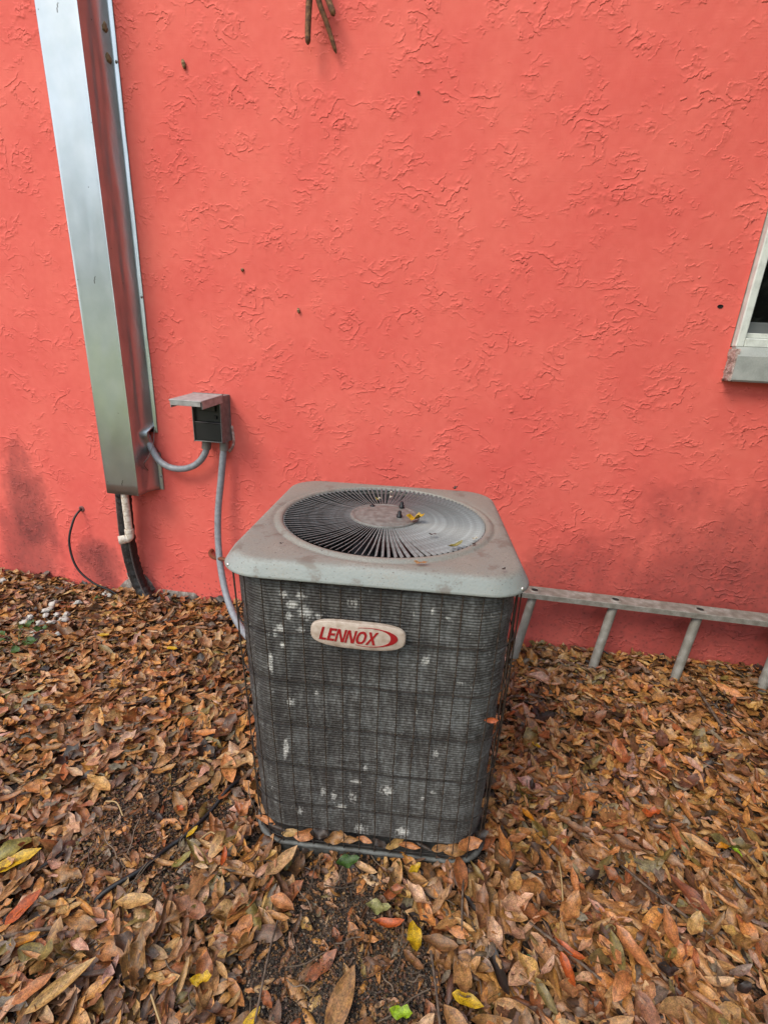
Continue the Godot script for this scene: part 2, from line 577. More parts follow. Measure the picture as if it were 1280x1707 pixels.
func build_window() -> void:
	var w := base("window", Vector3(1.182, 1.2235, 0.0))
	tag(w, "white framed window with dark glass at the right edge, above its grey sill", "window")
	var fm := tri(mat(Color.WHITE, 0.45), 4.0)
	fm.albedo_texture = mottled(24, 128, 4.0, [[0.2, Color(0.72, 0.73, 0.70)], [0.7, Color(0.80, 0.81, 0.78)]], 0.4, 30.0)
	var hw := 0.310
	var hh := 1.08
	var s := begin()
	# outer frame, 32 mm wide, 18 mm proud
	for sx in [-1, 1]:
		box(s, Transform3D(Basis(), Vector3(sx * (hw - 0.0125), hh / 2, -0.02)), Vector3(0.025, hh, 0.09), 0.003)
	box(s, Transform3D(Basis(), Vector3(0, 0.014, -0.02)), Vector3(hw * 2 - 0.051, 0.028, 0.086), 0.003)
	box(s, Transform3D(Basis(), Vector3(0, hh - 0.014, -0.02)), Vector3(hw * 2 - 0.051, 0.028, 0.086), 0.003)
	part("frame", done(s), fm, w)
	s = begin()
	var iw := hw - 0.026
	box(s, Transform3D(Basis(), Vector3(0, 0.037, -0.012)), Vector3(iw * 2, 0.016, 0.03), 0.002)
	part("bottom_bead", done(s), fm, w)
	var gm := mat(Color(0.40, 0.41, 0.41), 0.5, 0.3)
	s = begin()
	box(s, Transform3D(Basis(), Vector3(0, 0.063, -0.035)), Vector3(iw * 2, 0.034, 0.022), 0.002)
	part("lower_rail", done(s), gm, w)
	s = begin()
	box(s, Transform3D(Basis(), Vector3(0, 0.56, -0.035)), Vector3(iw * 2, 0.03, 0.022), 0.002)
	part("meeting_rail", done(s), fm, w)
	var pane := mat(Color(0.10, 0.11, 0.11, 0.25), 0.03)
	pane.transparency = BaseMaterial3D.TRANSPARENCY_ALPHA
	for k in 2:
		s = begin()
		box(s, Transform3D(Basis(), Vector3(0, 0.312 + k * 0.50, -0.036)), Vector3(iw * 2 - 0.002, 0.464 if k == 0 else 0.468, 0.004), 0.0005)
		part("pane", done(s), pane, w)
	# a pale blind half lowered behind the glass is not visible; the sill is a thing of its own, set in the wall
	var sm := tri(mat(Color.WHITE, 0.85), 3.0)
	sm.albedo_texture = mottled(25, 256, 4.0, [[0.15, Color(0.54, 0.55, 0.53)], [0.55, Color(0.58, 0.59, 0.57)], [0.9, Color(0.63, 0.63, 0.61)]], 0.4, 50.0)
	var sill := base("window_sill", Vector3(1.182, 1.115, 0.0))
	tag(sill, "grey concrete window sill with a chipped pink end below the white window", "window sill")
	s = begin()
	slab(s, PackedVector2Array([Vector2(-0.04, 0.0), Vector2(0.047, 0.0), Vector2(0.052, 0.006), Vector2(0.052, 0.080), Vector2(0.046, 0.088), Vector2(0.024, 0.1095), Vector2(-0.06, 0.1115)]), -0.308, 0.318, Transform3D(Basis(Vector3(0, 0, 1), Vector3(0, 1, 0), Vector3(-1, 0, 0)), Vector3(0.01, 0, 0)))
	part("sill_block", done(s), sm, sill)
	var cm := tri(mat(Color.WHITE, 0.95), 14.0)
	cm.albedo_texture = mottled(26, 128, 3.0, [[0.3, Color(0.42, 0.36, 0.33)], [0.46, Color(0.60, 0.42, 0.38)], [0.56, Color(0.80, 0.76, 0.74)], [0.8, Color(0.55, 0.46, 0.42)]], 0.7, 24.0)
	s = begin()
	var chip := noise(71, 40.0, 2)
	var rows := []
	for i in 12:
		var row := PackedVector3Array()
		for j in 8:
			var y := 0.102 * i / 11.0
			var z := -0.005 + 0.054 * j / 7.0
			row.append(Vector3(-0.313 + chip.get_noise_2d(y, z) * 0.006, y, z))
		rows.append(row)
	var back := []
	for r: PackedVector3Array in rows:
		var row := PackedVector3Array()
		for p in r: row.append(Vector3(-0.303, p.y, p.z))
		back.append(row)
	sheet(s, rows, false, true)
	for i in 11:
		quad(s, rows[i][7], rows[i + 1][7], back[i + 1][7], back[i][7], Vector3(-0.308, rows[i][7].y, 0.0))
	for j in 7:
		quad(s, rows[11][j], rows[11][j + 1], back[11][j + 1], back[11][j], Vector3(-0.308, 0, rows[0][j].z))
		quad(s, rows[0][j], rows[0][j + 1], back[0][j + 1], back[0][j], Vector3(-0.308, 1, rows[0][j].z))
	part("chipped_end", done(s), cm, sill)


# trees at the far side of the lawn, mirrored in the duct and the window
func build_trees() -> void:
	var lm := mat(Color(0.16, 0.24, 0.09), 0.6)
	lm.vertex_color_use_as_albedo = true
	lm.albedo_color = Color.WHITE
	var bark := tri(mat(Color.WHITE, 0.95), 2.0)
	bark.albedo_texture = mottled(27, 128, 5.0, [[0.2, Color(0.16, 0.13, 0.11)], [0.8, Color(0.36, 0.31, 0.27)]], 0.6, 30.0)
	var s := begin()
	for k in 6:
		var a := TAU * k / 6
		var c := Vector3(cos(a) * 0.1, (k % 3 - 1) * 0.06, sin(a) * 0.1)
		var u := Vector3(cos(a * 2.3), 0.4, sin(a * 2.3)) * 0.11
		var v := Vector3(-sin(a), 0.3, cos(a)) * 0.06
		face(s, c - u, c + v, c + u, c + Vector3(0, -1, 0))
		face(s, c - u, c - v, c + u, c + Vector3(0, -1, 0))
	var clump := done(s)
	var list := [[Vector3(-12.5, 0, 12.0), 5.8, "wide oak far across the lawn, left of the other trees"], [Vector3(-7.0, 0, 13.0), 5.4, "tall oak far across the lawn, second from the left"], [Vector3(1.0, 0, 13.0), 4.4, "round oak far across the lawn, in the middle"], [Vector3(5.6, 0, 10.0), 6.0, "broad tall oak across the lawn on the window side"]]
	for t in list:
		var o := base("oak_tree", t[0])
		tag(o, t[2], "tree", "oaks across the lawn")
		var hgt: float = t[1]
		s = begin()
		tube(s, smooth_path([Vector3(0, -0.1, 0), Vector3(0.05, hgt * 0.2, 0.03), Vector3(0.0, hgt * 0.45, -0.05), Vector3(0.1, hgt * 0.8, 0.0)], 4), 0.16, 8)
		for k in 5:
			var a := TAU * k / 5 + 0.4
			tube(s, smooth_path([Vector3(0.02, hgt * 0.32, 0), Vector3(cos(a) * 0.7, hgt * 0.5, sin(a) * 0.7), Vector3(cos(a) * 1.5, hgt * 0.66, sin(a) * 1.5)], 3), 0.06, 6)
		part("trunk", done(s), bark, o)
		var mm := MultiMesh.new()
		mm.transform_format = MultiMesh.TRANSFORM_3D
		mm.use_colors = true
		mm.mesh = clump
		var balls := []
		var close: bool = t[0].z < 5.0
		for k in (30 if close else 12):
			var a := rng.randf() * TAU
			var rr := hgt * (0.24 if close else 0.34) * sqrt(rng.randf())
			balls.append([Vector3(cos(a) * rr, hgt * rng.randf_range(0.28 if close else 0.34, 0.85), sin(a) * rr), hgt * rng.randf_range(0.13, 0.2)])
		var leaves := 26000 if close else 3600
		mm.instance_count = leaves
		for k in leaves:
			var b = balls[k % balls.size()]
			var d: Vector3 = Vector3(rng.randfn(), rng.randfn(), rng.randfn()).normalized() * pow(rng.randf(), 0.45) * b[1]
			mm.set_instance_transform(k, Transform3D(Basis.from_euler(Vector3(rng.randf() * 6, rng.randf() * 6, rng.randf() * 6)).scaled(Vector3.ONE * rng.randf_range(0.7, 1.5)), b[0] + d))
			var g := rng.randf_range(0.7, 1.25)
			mm.set_instance_color(k, Color(0.075 * g, 0.115 * g, 0.035 * g))
		var mi := MultiMeshInstance3D.new()
		mi.name = "crown"
		mi.multimesh = mm
		mi.material_override = lm
		mi.set_meta("kind", "stuff")
		o.add_child(mi, true)


# an unseen screen of foliage added right of the window to darken the wall
func build_added_hedge() -> void:
	var h := base("added_hedge", Vector3(2.02, 0, 0))
	tag(h, "tall dense dark green foliage added unseen, right of the window, to shade the wall", "added_hedge")
	var bark := mat(Color(0.25, 0.20, 0.16), 0.95)
	for k in 5:
		var z := 0.45 + k * 0.75
		part("stem", tube_mesh(smooth_path([Vector3(0.05, -0.1, z), Vector3(0.0, 0.8, z + 0.08), Vector3(0.06, 2.4, z - 0.05), Vector3(0.0, 4.5, z)], 4), 0.035, 7), bark, h)
	var lm := mat(Color.WHITE, 0.55)
	lm.vertex_color_use_as_albedo = true
	var list := []
	var nz := noise(191, 1.3, 3)
	for k in 27000:
		var z := rng.randf_range(0.12, 3.7)
		var y := 0.05 + 5.0 * pow(rng.randf(), 0.9)
		var r := 0.36 + 0.10 * nz.get_noise_2d(z, y) - 0.14 * sstep(4.1, 5.05, y)
		var x := clampf(rng.randfn() * 0.6, -1.0, 1.0) * r
		var g := rng.randf_range(0.6, 1.3)
		list.append([Transform3D(Basis.from_euler(Vector3(rng.randf() * 6, rng.randf() * 6, rng.randf() * 6)).scaled(Vector3.ONE * rng.randf_range(0.07, 0.13)), Vector3(x, y + 0.1 * nz.get_noise_2d(z * 2.0, 9.0), z)), Color(0.05 * g, 0.085 * g, 0.03 * g)])
	multi("foliage", leaf_meshes[2], lm, h, list)


# ------------------------------------------------------------------ duct and lines
func galvanised() -> StandardMaterial3D:
	var m := tri(mat(Color.WHITE, 0.4, 0.95), 1.3)
	m.albedo_texture = mottled(28, 256, 7.0, [[0.2, Color(0.66, 0.685, 0.69)], [0.85, Color(0.695, 0.715, 0.72)]], 0.10, 50.0)
	var im := (m.albedo_texture as ImageTexture).get_image()
	var r := RandomNumberGenerator.new()
	r.seed = 61
	for k in 16:
		var p := Vector2(r.randf() * 250, r.randf() * 250)
		var step := Vector2.from_angle(r.randf() * TAU)
		for q in (1 if k < 11 else r.randi_range(5, 14)):
			p += step
			im.set_pixel(posmod(int(p.x), 256), posmod(int(p.y), 256), Color(0.33, 0.33, 0.32))
	m.albedo_texture = ImageTexture.create_from_image(im)
	m.roughness_texture = mottled(29, 256, 6.0, [[0.2, Color(0.84, 0.84, 0.84)], [0.8, Color(0.95, 0.95, 0.95)]], 0.15, 40.0)
	m.roughness = 0.36
	return m


func build_duct() -> void:
	var d := base("line_cover", Vector3(-1.362, 0.525, 0.0))
	tag(d, "tall galvanised sheet metal line cover fixed to the red wall", "metal cover")
	var gm := galvanised()
	var dent := noise(81, 1.0, 3)
	# local: x -0.074..0.072 front, z 0..0.122, y 0..2.6
	var xl := -0.076
	var xr := 0.073
	var zf := 0.122
	var ys := []
	for i in 60: ys.append(2.6 * i / 59.0)
	# front and left side folded from one sheet
	var s := begin()
	var outer := []
	var inner := []
	for y in ys:
		var row := PackedVector3Array()
		var prof := [Vector2(xl, 0.002), Vector2(xl, zf * 0.5), Vector2(xl, zf - 0.003), Vector2(xl + 0.0009, zf - 0.0009), Vector2(xl + 0.003, zf)]
		for k in range(1, 12): prof.append(Vector2(lerpf(xl, xr, k / 12.0), zf))
		prof.append_array([Vector2(xr - 0.0025, zf), Vector2(xr - 0.0007, zf - 0.0007)])
		for p: Vector2 in prof:
			var mid := 4.0 * (p.x - xl) * (xr - p.x) / pow(xr - xl, 2)
			row.append(Vector3(p.x, y, p.y + mid * (dent.get_noise_2d(p.x * 9.0, y * 2.2) * 0.0035 + dent.get_noise_2d(p.x * 30.0 + 9.0, y * 9.0) * 0.0002)))
		outer.append(row)
		var back := PackedVector3Array()
		for p in row: back.append(Vector3(p.x * 0.985, p.y, p.z - 0.0012))
		inner.append(back)
	sheet(s, outer, false, true)
	sheet(s, inner, false, false)
	for k in outer[0].size() - 1:
		quad(s, outer[0][k], outer[0][k + 1], inner[0][k + 1], inner[0][k], outer[3][k])
	part("front_panel", done(s), gm, d)
	# right side, with a torn notch at the wall where the conduit comes out
	s = begin()
	outer = []
	inner = []
	for i in 131:
		var y := 0.02 * i
		var zb := 0.0015
		if y > 0.165 and y < 0.262: zb = 0.052 * sstep(0.160, 0.245, y)
		var row := PackedVector3Array()
		var back := PackedVector3Array()
		for k in 17:
			var z := lerpf(zf - 0.0007, zb, k / 16.0)
			var b := 4.0 * (k / 16.0) * (1 - k / 16.0) * dent.get_noise_2d(z * 20.0 + 40.0, y * 3.0) * 0.003
			b += 0.0275 * pow(maxf(k / 16.0 - 0.48, 0.0) / 0.52, 2.0)
			row.append(Vector3(xr - 0.0002 + b, y, z))
			back.append(Vector3(xr - 0.0014 + b, y, z))
		outer.append(row)
		inner.append(back)
	sheet(s, outer, false, true)
	sheet(s, inner, false, false)
	for k in 16: quad(s, outer[0][k], outer[0][k + 1], inner[0][k + 1], inner[0][k], outer[3][k])
	for i in 130: quad(s, outer[i][16], outer[i + 1][16], inner[i + 1][16], inner[i][16], outer[i][8])
	part("side_panel", done(s), gm, d)
	# flange against the wall: upper run, then a lower piece under the notch
	for run in [[0.252, 2.6, 0.0385], [0.0, 0.165, 0.040]]:
		s = begin()
		var rows := []
		var n := 50 if run[0] > 0.1 else 6
		for i in n + 1:
			var y: float = lerpf(run[0], run[1], float(i) / n)
			var wv := dent.get_noise_2d(5.0, y * 5.0) * 0.0025
			var lip: float = run[2] + dent.get_noise_2d(8.0, y * 3.0) * 0.002
			rows.append(PackedVector3Array([Vector3(xr + 0.023, y, 0.006), Vector3(xr + 0.0245, y, 0.0085), Vector3(xr + 0.0262, y, 0.0085 + wv * 0.3), Vector3(xr + 0.0275, y, 0.0065 + wv * 0.5), Vector3(xr + lip - 0.002, y, 0.007 + wv), Vector3(xr + lip, y, 0.0062 + wv), Vector3(xr + lip - 0.001, y, 0.002), Vector3(xr, y, 0.001)]))
		sheet(s, rows, true, true)
		part("wall_flange", done(s), gm, d)
	s = begin()
	var lrows := []
	for i in 20:
		var y := 2.6 * i / 19.0
		lrows.append(PackedVector3Array([Vector3(xl + 0.001, y, 0.004), Vector3(xl - 0.03, y, 0.005), Vector3(xl - 0.031, y, 0.002), Vector3(xl, y, 0.001)]))
	sheet(s, lrows, true, false)
	part("wall_flange", done(s), gm, d)
	var screw := mat(Color(0.50, 0.50, 0.48), 0.4, 0.8)
	for y in [1.505, 0.778, 0.06]:
		s = begin()
		lathe(s, [[0.0, 0.0048], [0.003, 0.0043], [0.0048, 0.002], [0.0055, 0.0]], Vector3.ZERO, 10)
		var o := part("screw", done(s), screw, d)
		o.transform = Transform3D(Basis(Vector3.RIGHT, PI / 2), Vector3(xr + 0.0325, y, 0.0068))
	# mud nests on the fold
	var mud := tri(mat(Color.WHITE, 0.95), 30.0)
	mud.albedo_texture = mottled(32, 64, 4.0, [[0.2, Color(0.30, 0.22, 0.15)], [0.8, Color(0.52, 0.42, 0.30)]], 0.6, 20.0)
	var where := [[Vector3(-1.280, 2.115, 0.018), "upper brown mud nest stuck to the fold of the metal line cover"], [Vector3(-1.278, 2.034, 0.018), "lower brown mud nest stuck to the fold of the metal line cover"]]
	for k in 2:
		var o := part("mud_nest", lump(85 + k, Vector3(0.022, 0.034, 0.022), 0.5), mud)
		o.position = where[k][0]
		tag(o, where[k][1], "mud nest")


func build_lines() -> void:
	# wrapped refrigerant line
	var rub := tri(mat(Color.WHITE, 0.55), 16.0)
	rub.albedo_texture = mottled(33, 128, 5.0, [[0.2, Color(0.05, 0.045, 0.045)], [0.7, Color(0.12, 0.11, 0.105)], [0.92, Color(0.30, 0.27, 0.25)]], 0.8, 30.0)
	var s := begin()
	var path := smooth_path([Vector3(-1.405, 0.60, 0.062), Vector3(-1.407, 0.50, 0.062), Vector3(-1.414, 0.40, 0.06), Vector3(-1.421, 0.27, 0.055), Vector3(-1.415, 0.147, 0.05), Vector3(-1.386, 0.049, 0.055), Vector3(-1.325, -0.03, 0.075), Vector3(-1.25, -0.08, 0.11)], 10)
	var wob := noise(91, 14.0, 3)
	var rad := []
	for i in path.size(): rad.append(0.031 + 0.0045 * wob.get_noise_1d(path[i].y * 4.0) + 0.0012 * sin(i * 2.1))
	tube(s, path, rad, 16)
	var line := base("refrigerant_line")
	tag(line, "black wrapped refrigerant line curving from the metal cover down into the leaves", "pipe")
	part("insulation", done(s), rub, line)
	s = begin()
	var strip := PackedVector3Array()
	for i in path.size(): strip.append(path[i] + Vector3(0.024, 0.0, 0.024))
	tube(s, strip, 0.0045, 6)
	part("control_wire", done(s), mat(Color(0.26, 0.23, 0.22), 0.6), line)
	s = begin()
	strip = PackedVector3Array()
	for i in path.size(): strip.append(path[i] + Vector3(-0.033, 0.004, 0.006))
	tube(s, strip, 0.004, 6)
	part("control_wire", done(s), mat(Color(0.36, 0.33, 0.31), 0.6), line)
	# drain
	var pvc := tri(mat(Color.WHITE, 0.45), 12.0)
	pvc.albedo_texture = mottled(34, 128, 4.0, [[0.2, Color(0.66, 0.58, 0.50)], [0.5, Color(0.80, 0.76, 0.70)], [0.8, Color(0.86, 0.83, 0.78)]], 0.5, 24.0)
	var drain := base("drain_pipe", Vector3(-1.374, 0.33, 0.1))
	tag(drain, "cream plastic drain pipe with an elbow under the metal line cover", "pipe")
	s = begin()
	tube(s, PackedVector3Array([Vector3(0.003, 0.30, 0), Vector3(0.0, 0.02, 0)]), 0.0152, 18)
	part("pipe", done(s), pvc, drain)
	s = begin()
	tube(s, PackedVector3Array([Vector3(0.0, 0.028, 0), Vector3(0.0, 0.004, 0)]), 0.0185, 18)
	tube(s, smooth_path([Vector3(0, 0.006, 0), Vector3(-0.001, -0.006, 0.001), Vector3(-0.009, -0.015, 0.006), Vector3(-0.022, -0.016, 0.016)], 5), 0.0175, 18)
	tube(s, PackedVector3Array([Vector3(-0.016, -0.016, 0.012), Vector3(-0.036, -0.017, 0.028)]), 0.0188, 18)
	part("elbow", done(s), pvc, drain)
	# loop of conduit between the cover and the disconnect box
	var grey := tri(mat(Color.WHITE, 0.5), 10.0)
	grey.albedo_texture = mottled(35, 128, 4.0, [[0.15, Color(0.43, 0.44, 0.455)], [0.5, Color(0.49, 0.505, 0.525)], [0.85, Color(0.54, 0.55, 0.565)]], 0.3, 30.0)
	var c := base("conduit")
	tag(c, "grey flexible conduit looping from the metal line cover up to the disconnect box", "conduit", "grey conduits")
	s = begin()
	tube(s, smooth_path([Vector3(-1.31, 0.80, 0.03), Vector3(-1.287, 0.768, 0.031), Vector3(-1.272, 0.725, 0.035), Vector3(-1.237, 0.668, 0.04), Vector3(-1.19, 0.642, 0.044), Vector3(-1.135, 0.638, 0.045), Vector3(-1.085, 0.652, 0.045), Vector3(-1.045, 0.68, 0.045), Vector3(-1.018, 0.718, 0.045), Vector3(-1.006, 0.755, 0.045)], 7), 0.0135, 14)
	part("tube", done(s), grey, c)
	var fit := mat(Color(0.42, 0.40, 0.38), 0.55, 0.3)
	s = begin()
	tube(s, PackedVector3Array([Vector3(-1.013, 0.735, 0.045), Vector3(-1.006, 0.772, 0.045)]), 0.019, 8)
	part("fitting", done(s), fit, c)
	# conduit down to the condenser
	c = base("conduit")
	tag(c, "grey flexible conduit hanging from the disconnect box down to the condenser", "conduit", "grey conduits")
	s = begin()
	tube(s, smooth_path([Vector3(-0.932, 0.76, 0.045), Vector3(-0.944, 0.68, 0.047), Vector3(-0.955, 0.60, 0.05), Vector3(-0.970, 0.477, 0.06), Vector3(-0.969, 0.347, 0.08), Vector3(-0.943, 0.226, 0.12), Vector3(-0.889, 0.121, 0.18), Vector3(-0.80, 0.070, 0.27), Vector3(-0.66, 0.075, 0.40), Vector3(-0.45, 0.10, 0.55)], 7), 0.0140, 14)
	part("tube", done(s), grey, c)
	s = begin()
	tube(s, PackedVector3Array([Vector3(-0.934, 0.735, 0.045), Vector3(-0.931, 0.775, 0.045)]), 0.0185, 8)
	part("fitting", done(s), fit, c)
	# thin loose wire by the notch
	s = begin()
	tube(s, smooth_path([Vector3(-1.262, 0.79, 0.012), Vector3(-1.246, 0.74, 0.05), Vector3(-1.252, 0.69, 0.08), Vector3(-1.275, 0.655, 0.085), Vector3(-1.284, 0.62, 0.05)], 6), 0.0016, 5)
	tag(part("loose_wire", done(s), mat(Color(0.33, 0.30, 0.29), 0.6)), "thin loose wire dangling by the notch of the metal line cover", "wire")
	# cable out of the wall
	s = begin()
	tube(s, smooth_path([Vector3(-1.682, 0.389, -0.02), Vector3(-1.684, 0.380, 0.02), Vector3(-1.694, 0.34, 0.05), Vector3(-1.704, 0.247, 0.08), Vector3(-1.67, 0.139, 0.1), Vector3(-1.598, 0.068, 0.1), Vector3(-1.513, 0.028, 0.09), Vector3(-1.45, -0.02, 0.09)], 7), 0.0048, 8)
	var cable := part("cable", done(s), mat(Color(0.06, 0.05, 0.05), 0.5))
	tag(cable, "thin black cable bowing out of a hole in the wall down to the leaves", "cable")
	s = begin()
	lathe(s, [[0.006, 0.004], [0.010, 0.006], [0.014, 0.002], [0.015, -0.004]], Vector3.ZERO, 12)
	var seal := part("cable_seal", done(s), mat(Color(0.45, 0.30, 0.28), 0.9))
	seal.transform = Transform3D(Basis(Vector3.RIGHT, PI / 2), Vector3(-1.682, 0.389, 0.0))
	tag(seal, "small grey lump of sealant round the hole of the thin black cable", "sealant")
	# liquid line stub
	s = begin()
	tube(s, smooth_path([Vector3(-1.045, 0.256, -0.02), Vector3(-1.04, 0.256, 0.03), Vector3(-0.99, 0.262, 0.085), Vector3(-0.90, 0.285, 0.14), Vector3(-0.70, 0.30, 0.26), Vector3(-0.42, 0.30, 0.45)], 5), 0.0085, 10)
	tag(part("copper_pipe", done(s), mat(Color(0.48, 0.30, 0.22), 0.5, 0.5)), "short brownish copper pipe running behind the hanging grey conduit to the condenser", "pipe")


func build_disconnect() -> void:
	var d := base("disconnect_box", Vector3(-0.980, 0.77, 0.0))
	tag(d, "small grey electrical disconnect box with its lid swung open on the red wall", "electrical box")
	var gm := tri(mat(Color.WHITE, 0.5), 8.0)
	gm.albedo_texture = mottled(36, 128, 4.0, [[0.2, Color(0.36, 0.35, 0.34)], [0.6, Color(0.41, 0.40, 0.39)], [0.9, Color(0.46, 0.45, 0.44)]], 0.3, 30.0)
	var black := mat(Color(0.035, 0.03, 0.035), 0.5)
	# shell: back, bottom, left, right, top rim; local x -0.06..0.06, y 0..0.185, z 0..0.085
	var s := begin()
	box(s, Transform3D(Basis(), Vector3(0, 0.092, 0.003)), Vector3(0.122, 0.186, 0.006), 0.001)
	box(s, Transform3D(Basis(), Vector3(-0.0592, 0.092, 0.045)), Vector3(0.0035, 0.184, 0.077), 0.0008)
	box(s, Transform3D(Basis(), Vector3(0.0592, 0.092, 0.045)), Vector3(0.0035, 0.184, 0.077), 0.0008)
	box(s, Transform3D(Basis(), Vector3(0, 0.003, 0.045)), Vector3(0.1145, 0.0035, 0.076), 0.0008)
	box(s, Transform3D(Basis(), Vector3(0, 0.181, 0.034)), Vector3(0.1145, 0.0035, 0.054), 0.0008)
	part("shell", done(s), gm, d)
	s = begin()
	box(s, Transform3D(Basis(), Vector3(0, 0.041, 0.041)), Vector3(0.113, 0.070, 0.074), 0.002)
	part("dead_front", done(s), black, d)
	s = begin()
	box(s, Transform3D(Basis(), Vector3(0, 0.128, 0.036)), Vector3(0.113, 0.096, 0.062), 0.002)
	box(s, Transform3D(Basis(), Vector3(0, 0.138, 0.070)), Vector3(0.07, 0.03, 0.012), 0.002)
	box(s, Transform3D(Basis(), Vector3(0.03, 0.10, 0.070)), Vector3(0.014, 0.014, 0.008), 0.002)
	part("pull_out_switch", done(s), black, d)
	s = begin()
	box(s, Transform3D(Basis(), Vector3(0, 0.078, 0.072)), Vector3(0.112, 0.0025, 0.014), 0.0005)
	part("divider", done(s), mat(Color(0.32, 0.30, 0.31), 0.4), d)
	# lid hinged at the top, standing straight out and a little down
	var hinge := Transform3D(Basis(Vector3.RIGHT, 0.06), Vector3(0, 0.186, 0.065))
	s = begin()
	box(s, hinge * Transform3D(Basis(), Vector3(0, 0.0, 0.08)), Vector3(0.126, 0.006, 0.165), 0.0015)
	box(s, hinge * Transform3D(Basis(), Vector3(-0.0615, -0.014, 0.078)), Vector3(0.003, 0.028, 0.155), 0.0008)
	box(s, hinge * Transform3D(Basis(), Vector3(0.0615, -0.014, 0.078)), Vector3(0.003, 0.028, 0.155), 0.0008)
	box(s, hinge * Transform3D(Basis(), Vector3(0, -0.009, 0.1605)), Vector3(0.119, 0.018, 0.003), 0.0008)
	var lid_m := tri(mat(Color.WHITE, 0.5), 8.0)
	lid_m.albedo_texture = mottled(52, 128, 4.0, [[0.2, Color(0.52, 0.51, 0.50)], [0.8, Color(0.62, 0.61, 0.60)]], 0.3, 30.0)
	part("lid", done(s), lid_m, d)
	s = begin()
	tube(s, PackedVector3Array([hinge * Vector3(-0.062, 0.001, -0.003), hinge * Vector3(0.062, 0.001, -0.003)]), 0.0045, 8)
	part("hinge", done(s), gm, d)
	# old white caulk round the lower right of the box
	var caulk := tri(mat(Color.WHITE, 0.9), 20.0)
	caulk.albedo_texture = mottled(37, 64, 3.0, [[0.3, Color(0.62, 0.42, 0.38)], [0.7, Color(0.75, 0.66, 0.62)]], 0.6, 16.0)
	s = begin()
	tube(s, smooth_path([Vector3(0.063, 0.06, 0.001), Vector3(0.068, 0.02, 0.001), Vector3(0.066, -0.02, 0.001), Vector3(0.045, -0.05, 0.001)], 5), 0.006, 6)
	part("caulk", done(s), caulk, d)


# ------------------------------------------------------------------ condenser
# point and outward normal on a rounded square of half-width h and corner radius r, at the fraction u of its length; u = 0.5 is the middle of the front (+z)
func rsq(h: float, r: float, u: float) -> Array:
	var straight := 2.0 * (h - r)
	var arc := PI * r / 2
	var total := 4.0 * (straight + arc)
	var t := fposmod(u + 0.125 * 0.0, 1.0) * total
	# start at the middle of the back going to -x, then left side, front, right side
	t -= straight / 2
	if t < 0: return [Vector2(-(t + straight / 2), -h), Vector2(0, -1)]
	for k in 4:
		var ang := -PI / 2 - k * PI / 2
		var n0 := Vector2(cos(ang), sin(ang))
		var corner: Vector2 = [Vector2(-1, -1), Vector2(-1, 1), Vector2(1, 1), Vector2(1, -1)][k] * (h - r)
		if t < arc:
			var a := ang - t / r
			var n := Vector2(cos(a), sin(a))
			return [corner + n * r, n]
		t -= arc
		var n1 := Vector2(cos(ang - PI / 2), sin(ang - PI / 2))
		var along: Vector2 = [Vector2(0, 1), Vector2(1, 0), Vector2(0, -1), Vector2(-1, 0)][k]
		var len := straight if k < 3 else straight / 2
		if t <= len or k == 3:
			return [corner + n1 * r + along * t, n1]
		t -= len
	return [Vector2.ZERO, Vector2.UP]


func lean(y: float) -> float:
	return 0.018 * (1.0 - clampf(y / 0.74, 0, 1))


